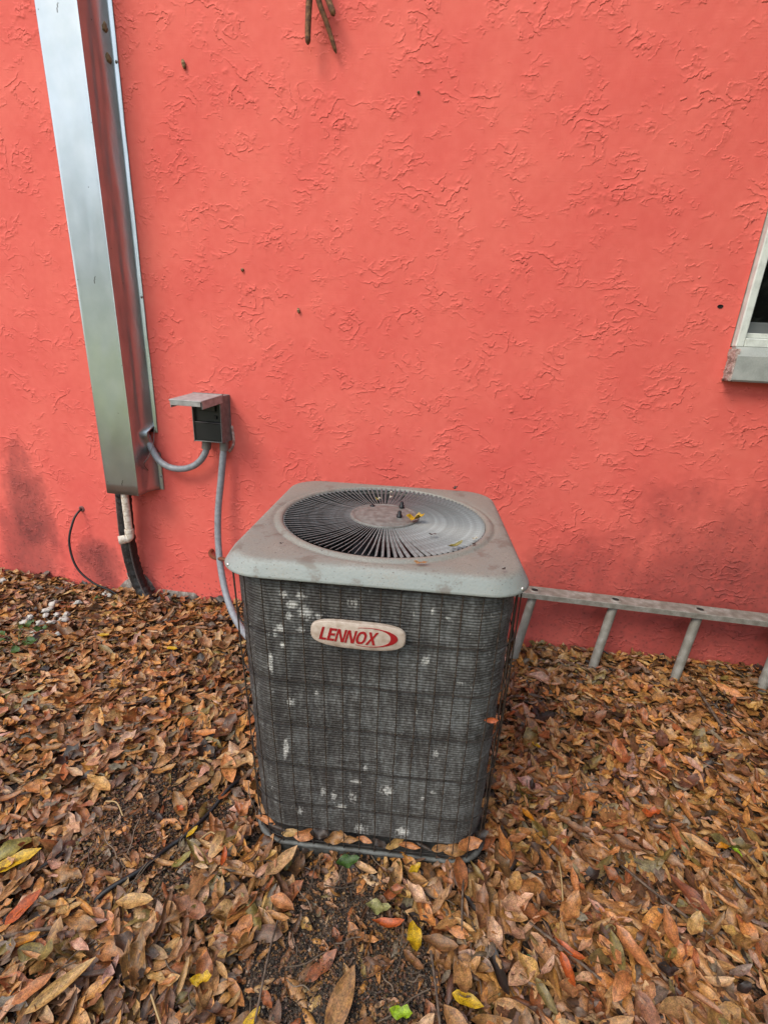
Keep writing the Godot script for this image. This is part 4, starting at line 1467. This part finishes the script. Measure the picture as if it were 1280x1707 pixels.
func make_leaf_meshes() -> void:
	#                          width  p    cup  bend twist wavy lobes
	for a in [[0.40, 0.95, 2.0, 0.10, 0.2, 0.2, 0.0], [0.36, 0.85, 4.0, 0.25, 0.5, 0.3, 0.0], [0.46, 1.0, 3.0, -0.20, -0.4, 0.3, 0.0], [0.30, 1.05, 6.0, 0.35, 0.9, 0.2, 0.0], [0.34, 0.9, -3.0, 0.18, -0.7, 0.4, 0.0], [0.50, 0.9, 2.4, 0.30, 0.3, 0.5, 0.06], [0.26, 0.8, 8.0, 0.12, -0.3, 0.1, 0.0], [0.42, 1.1, -2.2, -0.15, 0.6, 0.4, 0.0], [0.55, 1.0, 3.4, 0.45, -0.9, 0.6, 0.10], [0.38, 0.78, 1.0, 0.05, 0.1, 0.2, 0.0]]:
		leaf_meshes.append(leaf_shape(a[0], a[1], a[2], a[3], a[4], a[5], a[6], leaf_meshes.size()))
	# blade with midrib, side veins and blotches; colour comes per leaf
	var W := 256
	var H := 128
	var img := PackedByteArray()
	img.resize(W * H * 3)
	var rel := PackedByteArray()
	rel.resize(W * H)
	var bl := noise(181, 0.02, 4)
	var sp := noise(182, 0.09, 3)
	for j in H:
		var v := absf(j / float(H - 1) - 0.5) * 2.0
		for i in W:
			var t := i / float(W)
			var mid := sstep(0.07, 0.02, v)
			var vein := pow(absf(sin((t * 11.0 - v * 1.6) * PI)), 18.0) * sstep(0.02, 0.15, v)
			var k := 0.80 + 0.26 * bl.get_noise_2d(i, j) + 0.22 * sp.get_noise_2d(i, j) + 0.10 * mid + 0.07 * vein
			var spot := sp.get_noise_2d(i * 0.8 + 300.0, j * 0.8)
			if spot > 0.38: k *= 0.70
			var o := (j * W + i) * 3
			img[o] = clampi(int(k * 255), 0, 255)
			img[o + 1] = clampi(int(k * (0.985 + 0.05 * bl.get_noise_2d(i + 200, j)) * 255), 0, 255)
			img[o + 2] = clampi(int(k * (0.97 + 0.08 * bl.get_noise_2d(i + 400, j)) * 255), 0, 255)
			rel[j * W + i] = clampi(int(120 + 70 * mid + 40 * vein + 40 * sp.get_noise_2d(i, j)), 0, 255)
	leaf_mat = mat(Color.WHITE, 0.5)
	leaf_mat.vertex_color_use_as_albedo = true
	leaf_mat.albedo_texture = ImageTexture.create_from_image(Image.create_from_data(W, H, false, Image.FORMAT_RGB8, img))
	leaf_mat.heightmap_enabled = true
	leaf_mat.heightmap_texture = ImageTexture.create_from_image(Image.create_from_data(W, H, false, Image.FORMAT_L8, rel))
	leaf_mat.heightmap_scale = 0.05


const DRY := [["tan", 0.73, 0.55, 0.34, 17], ["orange tan", 0.74, 0.505, 0.27, 22], ["mid brown", 0.58, 0.40, 0.245, 21], ["dark brown", 0.40, 0.275, 0.18, 12], ["grey brown", 0.50, 0.43, 0.345, 4], ["russet", 0.62, 0.365, 0.20, 8], ["pinkish tan", 0.75, 0.58, 0.455, 8], ["blackish brown", 0.22, 0.165, 0.13, 4], ["olive brown", 0.50, 0.415, 0.225, 4]]


func dry() -> Array:
	var t := rng.randf() * 100.0
	for d in DRY:
		t -= d[4]
		if t <= 0:
			var g := rng.randf_range(0.85, 1.15)
			return [d[0], Color(d[1] * g, d[2] * g * rng.randf_range(0.95, 1.05), d[3] * g * rng.randf_range(0.9, 1.1)).srgb_to_linear()]
	return ["mid brown", Color(0.44, 0.30, 0.20).srgb_to_linear()]


func in_unit(x: float, z: float, grow := 0.0) -> bool:
	var d := Vector2(x - UNIT_AT.x, z - UNIT_AT.z).rotated(UNIT_TURN)
	d.x -= 0.018
	return absf(d.x) < 0.283 + grow and absf(d.y) < 0.283 + grow


func leaf_place(x: float, y: float, z: float, size: float, tilt: float) -> Transform3D:
	var b := Basis(Vector3.UP, rng.randf() * TAU) * Basis(Vector3(1, 0, 0), rng.randfn() * tilt) * Basis(Vector3(0, 0, 1), rng.randfn() * tilt * 0.8)
	if rng.randf() < 0.4: b = b * Basis(Vector3(1, 0, 0), PI)
	return Transform3D(b * Basis.from_scale(Vector3(size, size, size * rng.randf_range(0.65, 1.08))), Vector3(x, y, z))


func build_litter() -> void:
	var kinds := leaf_meshes.size()
	var lists := []
	for k in kinds: lists.append([])
	var near := []
	var count := 0
	for k in 62000:
		var x: float
		var z: float
		if k < 34000:
			x = rng.randf_range(-2.4, 1.75)
			z = rng.randf_range(0.0, 1.62)
		else:
			x = rng.randf_range(-4.0, 4.0)
			z = rng.randf_range(0.0, 3.8)
			if x > -2.4 and x < 1.75 and z < 1.62: continue
		var b := bare(x, z)
		if rng.randf() < b * 0.76: continue
		if in_unit(x, z, 0.0): continue
		if in_unit(x, z, 0.02) and rng.randf() < 0.5: continue
		var size := clampf(exp(rng.randfn(-3.04, 0.38)), 0.020, 0.10)
		if b > 0.3: size *= 0.75
		var depth := rng.randf()
		var y := soil_y(x, z) + 0.004 + depth * 0.030 * (1.0 - b * 0.8)
		if z < 0.03: z = 0.03
		var t := leaf_place(x, y, z, size, 0.55 if rng.randf() < 0.10 else 0.16 - 0.06 * b)
		var c: Color = dry()[1]
		var v := rng.randi() % kinds
		lists[v].append([t, c])
		count += 1
	var litter := base("leaf_litter")
	tag(litter, "thick litter of dry brown oak leaves covering the ground", "leaf litter", "", "stuff")
	for k in kinds:
		multi("leaves", leaf_meshes[k], leaf_mat, litter, lists[k])
	# broken bits of leaf
	var frag := leaf_shape(0.75, 0.9, 1.5, 0.2, 0.6, 0.4, 0.2, 40)
	var bits := []
	for k in 46000:
		var x := rng.randf_range(-2.4, 1.75)
		var z := rng.randf_range(0.02, 1.62)
		if k > 36000:
			var q: Vector2 = [Vector2(-0.68, 1.06), Vector2(-0.15, 1.22), Vector2(0.0, 1.28), Vector2(-0.62, 1.14)][k % 4] + Vector2(rng.randfn(), rng.randfn()) * 0.12
			x = q.x
			z = q.y
		if in_unit(x, z, 0.0) or z < 0.02: continue
		var size := rng.randf_range(0.006, 0.020) * (1.0 - 0.6 * bare(x, z))
		var t := leaf_place(x, soil_y(x, z) + rng.randf_range(0.001, 0.016), z, size, 0.35)
		bits.append([t, dry()[1] * rng.randf_range(0.45, 1.0) * (1.0 - 0.35 * roundf(bare(x, z)))])
	multi("leaf_fragments", frag, leaf_mat, litter, bits)
	# grains of soil
	var gm := mat(Color.WHITE, 0.95)
	gm.vertex_color_use_as_albedo = true
	var grain := lump(190, Vector3.ONE, 0.8)
	bits = []
	for k in 80000:
		var x := rng.randf_range(-2.2, 1.5)
		var z := rng.randf_range(0.02, 1.6)
		if k > 12000:
			var q: Vector2 = [Vector2(-0.68, 1.06), Vector2(-0.15, 1.22), Vector2(0.0, 1.3), Vector2(-0.14, 1.32), Vector2(-0.62, 1.14)][k % 5] + Vector2(rng.randfn(), rng.randfn()) * 0.11
			x = q.x
			z = q.y
		if in_unit(x, z, 0.0) or z < 0.02: continue
		var size := exp(rng.randfn(-6.35, 0.5))
		var g := rng.randf_range(0.02, 0.09) if rng.randf() < 0.95 else 0.3
		bits.append([Transform3D(Basis.from_euler(Vector3(rng.randf() * 6, rng.randf() * 6, 0)).scaled(Vector3(size, size * 0.7, size)), Vector3(x, soil_y(x, z) + size * 0.2, z)), Color(g, g * 0.72, g * 0.52)])
	multi("soil_crumbs", grain, gm, litter, bits)
	# twigs and stalks
	var tw := mat(Color.WHITE, 0.85)
	tw.vertex_color_use_as_albedo = true
	var stick := tube_mesh(smooth_path([Vector3(-0.5, 0, 0), Vector3(-0.2, 0.02, 0.03), Vector3(0.15, 0.0, -0.02), Vector3(0.5, 0.03, 0.02)], 3), 0.012, 5)
	bits = []
	for k in 1300:
		var x := rng.randf_range(-2.4, 1.75)
		var z := rng.randf_range(0.04, 1.62)
		if in_unit(x, z, 0.02): continue
		var size := rng.randf_range(0.03, 0.11)
		var g := rng.randf_range(0.4, 1.2)
		var b := Basis(Vector3.UP, rng.randf() * TAU) * Basis(Vector3(0, 0, 1), rng.randfn() * 0.12)
		bits.append([Transform3D(b * Basis.from_scale(Vector3(size, 0.11, 0.11)), Vector3(x, soil_y(x, z) + rng.randf_range(0.008, 0.03), z)), Color(0.13 * g, 0.09 * g, 0.06 * g)])
	multi("twigs", stick, tw, litter, bits)
	# the leaves that show largest, one by one: spread over the foreground
	var made := {}
	var tries := 0
	var n := 0
	while n < 250 and tries < 5000:
		tries += 1
		var z := 1.45 - 0.75 * pow(rng.randf(), 1.3)
		var x := rng.randf_range(-0.62, 0.62) * (1.35 + (1.45 - z) * 0.9) - 0.02
		if in_unit(x, z, 0.02): continue
		if rng.randf() < bare(x, z) * 0.75: continue
		var size := rng.randf_range(0.05, 0.088)
		var d := dry()
		if d[0] == "blackish brown": continue
		var v := rng.randi() % kinds
		var key := "%s%d" % [d[0], v]
		var m: StandardMaterial3D
		if made.has(d[0]): m = made[d[0]]
		else:
			m = leaf_mat.duplicate()
			m.vertex_color_use_as_albedo = false
			m.albedo_color = (d[1] as Color).linear_to_srgb()
			made[d[0]] = m
		var o := part("fallen_leaf", leaf_meshes[v], m)
		o.transform = leaf_place(x, soil_y(x, z) + 0.030 - 0.018 * bare(x, z), z, size, 0.16)
		var zone := "far right"
		for q in [[-0.85, "far left"], [-0.62, "left"], [-0.42, "left of the condenser"], [-0.22, "below the condenser's left corner"], [0.0, "on the bare soil's side"], [0.18, "below the condenser's right corner"], [0.36, "right of the condenser"], [0.58, "right"]]:
			if x < q[0]:
				zone = q[1]
				break
		var row := "nearest the bottom edge" if z > 1.27 else "above the bottom edge" if z > 1.1 else "midway back" if z > 0.92 else "farther back"
		var shape: String = ["flat", "curled", "broad", "rolled", "arched", "crinkled", "narrow rolled", "arched", "crumpled", "flat"][v]
		var big := "small " if size < 0.058 else "large " if size > 0.077 else ""
		tag(o, "%s%s %s leaf, %s, %s" % [big, shape, d[0], zone, row], "leaf", "brown leaves on top of the litter")
		n += 1


func multi(called: String, mesh: Mesh, m: Material, parent: Node, list: Array) -> void:
	var mm := MultiMesh.new()
	mm.transform_format = MultiMesh.TRANSFORM_3D
	mm.use_colors = true
	mm.mesh = mesh
	mm.instance_count = list.size()
	for i in list.size():
		mm.set_instance_transform(i, list[i][0])
		mm.set_instance_color(i, list[i][1])
	var o := MultiMeshInstance3D.new()
	o.multimesh = mm
	o.material_override = m
	var k := 0
	var n := called
	while parent.has_node(NodePath(n)):
		k += 1
		n = "%s_%03d" % [called, k]
	o.name = n
	o.set_meta("kind", "stuff")
	parent.add_child(o, true)


# leaves one can pick out by colour: x, z, length, turn, mesh, colour, label
func build_special_leaves() -> void:
	var mats := {}
	var colours := {"yellow": Color(0.80, 0.64, 0.08), "deep": Color(0.76, 0.50, 0.06), "lime": Color(0.58, 0.70, 0.10), "pale": Color(0.60, 0.58, 0.36), "green": Color(0.25, 0.36, 0.12), "orange": Color(0.72, 0.34, 0.12), "tan": Color(0.64, 0.46, 0.27), "peach": Color(0.74, 0.48, 0.28), "straw": Color(0.74, 0.58, 0.34), "white": Color(0.80, 0.78, 0.70), "olive": Color(0.55, 0.50, 0.22), "dark": Color(0.22, 0.16, 0.12)}
	for k in colours:
		var m: StandardMaterial3D = leaf_mat.duplicate()
		m.vertex_color_use_as_albedo = false
		m.albedo_color = colours[k]
		mats[k] = m
	var list := [
		[-1.313, 0.401, 0.045, 0.4, 0, "yellow", "small yellow leaf far left, near the white stones"],
		[-1.015, 0.404, 0.050, -0.1, 9, "yellow", "yellow leaf left of the condenser, in line with the hanging conduit"],
		[-1.346, 0.541, 0.035, 1.0, 5, "olive", "small olive yellow leaf below the far left yellow leaf"],
		[-0.893, 1.206, 0.090, 0.75, 9, "yellow", "long bright yellow leaf at the left edge beside an olive leaf"],
		[-0.930, 1.185, 0.085, 0.95, 2, "olive", "olive leaf at the left edge lying against a long yellow leaf"],
		[-0.375, 1.330, 0.040, 0.3, 8, "yellow", "small broad pale yellow leaf at the bottom left of the bare soil"],
		[0.016, 1.194, 0.062, -1.35, 5, "yellow", "spotted yellow leaf standing on the soil before the condenser"],
		[0.125, 1.265, 0.060, -0.15, 9, "yellow", "flat yellow leaf with brown specks, lowest right of the bare soil"],
		[0.283, 0.858, 0.044, -0.9, 0, "deep", "golden yellow leaf on the litter right of the condenser"],
		[0.770, 0.838, 0.036, 0.2, 2, "deep", "golden leaf at the right edge touching a small green leaf"],
		[0.003, 1.067, 0.034, 0.8, 5, "yellow", "small yellow leaf just before the condenser's base rim"],
		[-0.260, 1.366, 0.045, 1.1, 0, "yellow", "yellow leaf cut by the bottom edge of the photo"],
		[-0.739, 1.339, 0.055, 0.5, 1, "deep", "thin yellow leaf at the bottom left beside dark twigs"],
		[-0.437, 1.000, 0.045, 1.3, 8, "peach", "peach coloured crumpled leaf by the condenser's left front corner"],
		[-0.549, 1.063, 0.034, 1.2, 0, "yellow", "little yellow leaf lying across the black cable in the soil"],
		[-0.535, 1.130, 0.050, 1.0, 4, "olive", "dull yellow folded leaf on the bare soil below the black cable"],
		[0.342, 0.598, 0.035, -0.8, 0, "yellow", "small yellow leaf right of the condenser, farther back than the golden one"],
		[-0.62, 1.385, 0.115, 0.95, 6, "straw", "long straw coloured twisted leaf at the bottom left"],
		[0.003, 1.311, 0.042, 0.0, 8, "lime", "bright lime green leaf at the bottom of the bare soil"],
		[-0.067, 1.152, 0.055, 0.05, 5, "pale", "pale grey green leaf on the soil before the condenser"],
		[0.797, 0.843, 0.032, -0.9, 2, "lime", "small green leaf at the right edge touching a golden leaf"],
		[0.251, 1.173, 0.018, -0.5, 0, "green", "tiny green leaf on the litter at the lower right"],
		[-0.152, 1.073, 0.055, 0.35, 5, "green", "dark green and white leaf tucked under the condenser's base rim"],
		[-1.546, 0.137, 0.045, 0.9, 2, "green", "green leaf sticking up at the wall foot by the thin cable"],
		[-1.319, 0.726, 0.060, 0.8, 6, "pale", "pale green folded leaf on the litter at the left"],
		[-1.46, 0.80, 0.045, 1.3, 6, "pale", "pale green folded leaf cut by the left edge of the photo"],
		[0.613, 0.786, 0.050, 0.1, 8, "orange", "bright orange curled leaf at the right middle of the litter"],
		[0.321, 1.185, 0.060, -1.3, 1, "orange", "glossy orange leaf hanging below a red one at the lower right"],
		[0.330, 1.150, 0.065, -0.6, 3, "orange", "orange red rolled leaf above a glossy orange one at the lower right"],
		[-0.430, 1.128, 0.050, -1.2, 3, "orange", "orange rolled leaf on the soil left of the condenser's front"],
		[0.815, 0.491, 0.050, -0.4, 2, "deep", "amber leaf near the third ladder rung at the right"],
		[-0.613, 1.010, 0.030, -0.5, 5, "orange", "small reddish leaf beside the black cable"],
		[-0.108, 1.307, 0.110, 1.35, 9, "tan", "large long tan leaf upright at the bottom middle of the bare soil"],
		[0.46, 1.125, 0.085, -1.0, 1, "peach", "large peach coloured leaf with a midrib at the lower right"],
		[-0.275, 1.174, 0.060, -0.2, 2, "peach", "reddish tan leaf at the left rim of the bare soil"],
		[-0.581, 1.234, 0.080, 0.2, 0, "straw", "large pale brown leaf below the end of the black cable"],
		[-0.665, 1.40, 0.065, 1.0, 9, "peach", "broad orange tan leaf at the bottom left corner area"],
		[-0.80, 1.285, 0.075, 1.35, 9, "orange", "upright orange tan leaf at the left above the thin yellow leaf"],
		[0.11, 1.31, 0.085, -0.8, 0, "tan", "large brown leaf lying just above the flat yellow leaf"],
		[-0.04, 1.175, 0.07, 0.05, 3, "orange", "narrow reddish rolled leaf left of the spotted yellow leaf"],
		[0.42, 1.19, 0.07, 0.9, 2, "peach", "rust brown leaf beside the large peach coloured leaf"],
		[0.19, 1.30, 0.05, 2.0, 7, "tan", "brown curved leaf at the bottom right of the flat yellow leaf"],
		[0.62, 1.04, 0.06, 0.9, 5, "straw", "square tan leaf on the litter at the right front"],
		[0.56, 1.06, 0.08, 1.5, 1, "peach", "warm brown leaf left of the square tan leaf"],
	]
	for a in list:
		var o := part("fallen_leaf", leaf_meshes[a[4]], mats[a[5]])
		var b := Basis(Vector3.UP, a[3]) * Basis(Vector3(1, 0, 0), rng.randf_range(-0.12, 0.2)) * Basis(Vector3(0, 0, 1), rng.randf_range(-0.05, 0.15))
		o.transform = Transform3D(b * Basis.from_scale(Vector3.ONE * a[2]), Vector3(a[0], soil_y(a[0], a[1]) + 0.040 - 0.022 * bare(a[0], a[1]), a[1]))
		tag(o, a[6], "leaf", "")
	# leaves caught in the pan between the guard and the coil
	var order := ["first", "second", "third", "fourth", "fifth", "sixth", "seventh", "eighth", "ninth", "tenth", "eleventh", "twelfth", "thirteenth", "fourteenth", "fifteenth", "sixteenth", "seventeenth"]
	for k in 17:
		var u := lerpf(0.36, 0.635, k / 16.0)
		var e := rsq(0.277, 0.088, u)
		var q := Vector3(e[0].x + 0.016, 0.050 + rng.randf() * 0.014, e[0].y).rotated(Vector3.UP, UNIT_TURN) + UNIT_AT
		var o := part("fallen_leaf", leaf_meshes[(k * 3) % 10], mats[["tan", "peach", "dark", "straw", "peach", "dark", "tan"][k % 7]])
		var yaw := atan2(-e[1].x, e[1].y) * -1.0
		o.transform = Transform3D(Basis(Vector3.UP, UNIT_TURN + yaw + rng.randf_range(-0.6, 0.6)) * Basis(Vector3.RIGHT, rng.randf_range(0.5, 1.2)) * Basis.from_scale(Vector3.ONE * rng.randf_range(0.038, 0.062)), q)
		tag(o, "dry leaf between the condenser's guard and fins, %s from the left" % order[k], "leaf", "leaves caught in the condenser's base")
	# bits on the cover
	var tops := [[0.074, 0.037, 0.044, 0.3, 8, "yellow", "small curled yellow leaf on the condenser's hub plate"], [-0.022, -0.125, 0.018, 0.6, 2, "white", "whitish scrap on the fan grille, leftmost of three"], [0.006, -0.150, 0.018, 1.2, 2, "white", "whitish scrap on the fan grille, lowest right of three"], [0.004, -0.188, 0.016, 0.1, 2, "white", "whitish scrap on the fan grille, farthest back of three"], [0.159, 0.170, 0.040, 0.7, 3, "olive", "narrow brown leaf on the right front rim of the fan grille"], [0.115, 0.11, 0.020, 0.2, 4, "dark", "dark crumb of leaf on the right of the fan grille"], [0.185, -0.271, 0.022, 0.9, 8, "dark", "dark seed husk at the back right of the condenser's cover"], [0.09, 0.262, 0.028, 0.1, 4, "tan", "thin brown scrap on the front of the condenser's cover"], [0.20, 0.15, 0.012, 1.0, 5, "dark", "tiny dark crumb on the right of the condenser's cover"], [0.245, 0.262, 0.011, 1.0, 5, "dark", "tiny dark crumb at the front right of the condenser's cover"], [-0.19, 0.225, 0.010, 0.4, 5, "dark", "tiny dark crumb at the front left of the condenser's cover"], [-0.03, -0.11, 0.022, 2.2, 3, "olive", "thin brown stalk beside the whitish scraps on the grille"], [0.205, 0.12, 0.014, 0.4, 8, "white", "pale scrap on the right rim of the fan grille"]]
	for a in tops:
		var y := 0.786 if Vector2(a[0], a[1]).length() < 0.09 else 0.781
		var q := Vector3(a[0], y, a[1]).rotated(Vector3.UP, UNIT_TURN) + UNIT_AT
		var o := part("scrap", leaf_meshes[a[4]], mats[a[5]])
		o.name = numbered("fallen_leaf") if a[2] > 0.035 else o.name
		o.transform = Transform3D(Basis(Vector3.UP, a[3]) * Basis.from_scale(Vector3.ONE * a[2]), q)
		tag(o, a[6], "leaf" if a[2] > 0.035 else "scrap")
	var q := Vector3(0.262, 0.44, 0.273).rotated(Vector3.UP, UNIT_TURN) + UNIT_AT
	var o := part("fallen_leaf", leaf_meshes[0], mats["orange"])
	o.transform = Transform3D(Basis(Vector3.UP, 0.2) * Basis(Vector3.RIGHT, 1.1) * Basis.from_scale(Vector3.ONE * 0.03), q)
	tag(o, "small orange leaf caught in the wire guard at its right corner", "leaf")


func build_ground_bits() -> void:
	var sm := tri(mat(Color.WHITE, 0.9), 10.0)
	sm.albedo_texture = mottled(49, 128, 4.0, [[0.2, Color(0.52, 0.48, 0.44)], [0.5, Color(0.66, 0.64, 0.60)], [0.85, Color(0.74, 0.73, 0.70)]], 0.6, 24.0)
	var st := [Vector2(-1.717, 0.329), Vector2(-1.670, 0.302), Vector2(-1.631, 0.282), Vector2(-1.610, 0.336), Vector2(-1.599, 0.269), Vector2(-1.606, 0.414), Vector2(-1.713, 0.362), Vector2(-1.511, 0.405), Vector2(-1.700, 0.225), Vector2(-1.615, 0.182), Vector2(-2.076, 0.111), Vector2(-1.554, 0.085), Vector2(-1.65, 0.35), Vector2(-1.575, 0.31), Vector2(-1.69, 0.27), Vector2(-1.52, 0.10)]
	for k in st.size():
		var sz := rng.randf_range(0.020, 0.040)
		var o := part("white_stone", lump(210 + k, Vector3(sz * 1.25, sz * 0.55, sz * 0.9), 1.1), sm)
		o.position = Vector3(st[k].x, soil_y(st[k].x, st[k].y) + 0.036, st[k].y)
		o.rotation = Vector3(rng.randf_range(-0.3, 0.3), rng.randf() * 6, rng.randf_range(-0.3, 0.3))
		var rank := 0
		for q in st:
			if q.x < st[k].x: rank += 1
		var l := "%s white stone, %s from the left of the stones in the leaves" % ["larger" if sz > 0.032 else "smaller", ["first", "second", "third", "fourth", "fifth", "sixth", "seventh", "eighth", "ninth", "tenth", "eleventh", "twelfth", "thirteenth", "fourteenth", "fifteenth", "sixteenth"][rank]]
		if k == 10: l = "white stone at the left edge by the foot of the wall"
		if k == 11: l = "white stone at the wall foot under the end of the thin black cable"
		if k == 15: l = "second white stone by the thin black cable's end, nearer the black pipe"
		if k == 7: l = "white stone apart from the others, nearest the yellow leaf"
		tag(o, l, "stone", "white stones at the left")
	# seedling at the left edge
	var plant := base("seedling", Vector3(-1.61, soil_y(-1.61, 0.50) + 0.01, 0.50))
	tag(plant, "small green seedling with round leaves at the left edge", "plant")
	var gm: StandardMaterial3D = leaf_mat.duplicate()
	gm.vertex_color_use_as_albedo = false
	gm.albedo_color = Color(0.24, 0.38, 0.13)
	var stem := mat(Color(0.25, 0.30, 0.12), 0.7)
	for k in 9:
		var a := k * 2.4
		var r := 0.03 + 0.008 * k
		var tip := Vector3(cos(a) * r, 0.035 + 0.02 * (k % 3), sin(a) * r * 0.8)
		part("stem", tube_mesh(smooth_path([Vector3.ZERO, tip * 0.5 + Vector3(0, 0.015, 0), tip], 3), 0.0012, 5), stem, plant)
		var lf := part("leaf_blade", leaf_meshes[[5, 2, 8][k % 3]], gm, plant)
		lf.transform = Transform3D(Basis(Vector3.UP, -a) * Basis(Vector3(0, 0, 1), -0.15) * Basis.from_scale(Vector3(0.05, 0.05, 0.062)), tip + Vector3(cos(a), 0, sin(a)) * 0.02)
	# black cable half sunk in the soil
	var pts := []
	for p in [Vector2(-0.47, 0.86), Vector2(-0.511, 0.915), Vector2(-0.538, 0.995), Vector2(-0.559, 1.065), Vector2(-0.588, 1.105), Vector2(-0.612, 1.163), Vector2(-0.667, 1.224), Vector2(-0.69, 1.25)]:
		pts.append(Vector3(p.x, soil_y(p.x, p.y) + 0.021, p.y))
	pts[0].y -= 0.03
	pts[-1].y -= 0.035
	tag(part("buried_cable", tube_mesh(smooth_path(pts, 6), 0.0055, 8), mat(Color(0.055, 0.05, 0.055), 0.55)), "black cable half buried in the bare soil left of the condenser", "cable")
	# twigs that stand out
	var tm := tri(mat(Color.WHITE, 0.85), 20.0)
	tm.albedo_texture = mottled(50, 64, 3.0, [[0.2, Color(0.20, 0.15, 0.12)], [0.8, Color(0.42, 0.35, 0.29)]], 0.5, 20.0)
	var pale := mat(Color(0.62, 0.52, 0.36), 0.8)
	var tw := [[Vector2(0.98, 0.20), Vector2(0.985, 0.27), Vector2(0.999, 0.35), 0.005, 0, "grey bent twig below the third ladder rung"], [Vector2(0.50, 0.93), Vector2(0.57, 0.99), Vector2(0.66, 1.05), 0.0032, 0, "long thin brown twig lying across the litter at the right front"], [Vector2(0.255, 1.11), Vector2(0.31, 1.14), Vector2(0.385, 1.185), 0.003, 0, "dark twig running down right beside the orange leaves"], [Vector2(0.115, 1.06), Vector2(0.112, 1.10), Vector2(0.113, 1.16), 0.0025, 0, "thin dark upright stalk before the condenser's right front corner"], [Vector2(0.05, 1.21), Vector2(0.062, 1.26), Vector2(0.076, 1.325), 0.0025, 0, "thin dark stalk between the yellow leaves on the soil"], [Vector2(-0.27, 1.21), Vector2(-0.262, 1.28), Vector2(-0.25, 1.37), 0.0022, 0, "thin dark stalk at the left of the bare soil, reaching the bottom edge"], [Vector2(-0.46, 1.36), Vector2(-0.43, 1.385), Vector2(-0.385, 1.42), 0.0018, 1, "pale straw at the bottom edge left of the bare soil"], [Vector2(-0.52, 1.08), Vector2(-0.50, 1.06), Vector2(-0.47, 1.075), 0.0016, 1, "pale arched stalk beside the dull yellow folded leaf"], [Vector2(-0.80, 1.04), Vector2(-0.765, 1.045), Vector2(-0.735, 1.065), 0.0016, 1, "pale arched straw in the litter at the left"], [Vector2(-0.95, 1.42), Vector2(-0.80, 1.34), Vector2(-0.70, 1.30), 0.004, 0, "dark stick lying in the bottom left corner"], [Vector2(0.345, 0.96), Vector2(0.342, 1.0), Vector2(0.338, 1.06), 0.0018, 1, "pale thin straw standing in the litter at the lower right"]]
	for a in tw:
		var p := []
		for q in 3: p.append(Vector3(a[q].x, soil_y(a[q].x, a[q].y) + 0.030 + (0.008 if q == 1 else 0.0), a[q].y))
		tag(part("twig", tube_mesh(smooth_path(p, 5), float(a[3]), 6), pale if a[4] == 1 else tm), a[5], "twig")
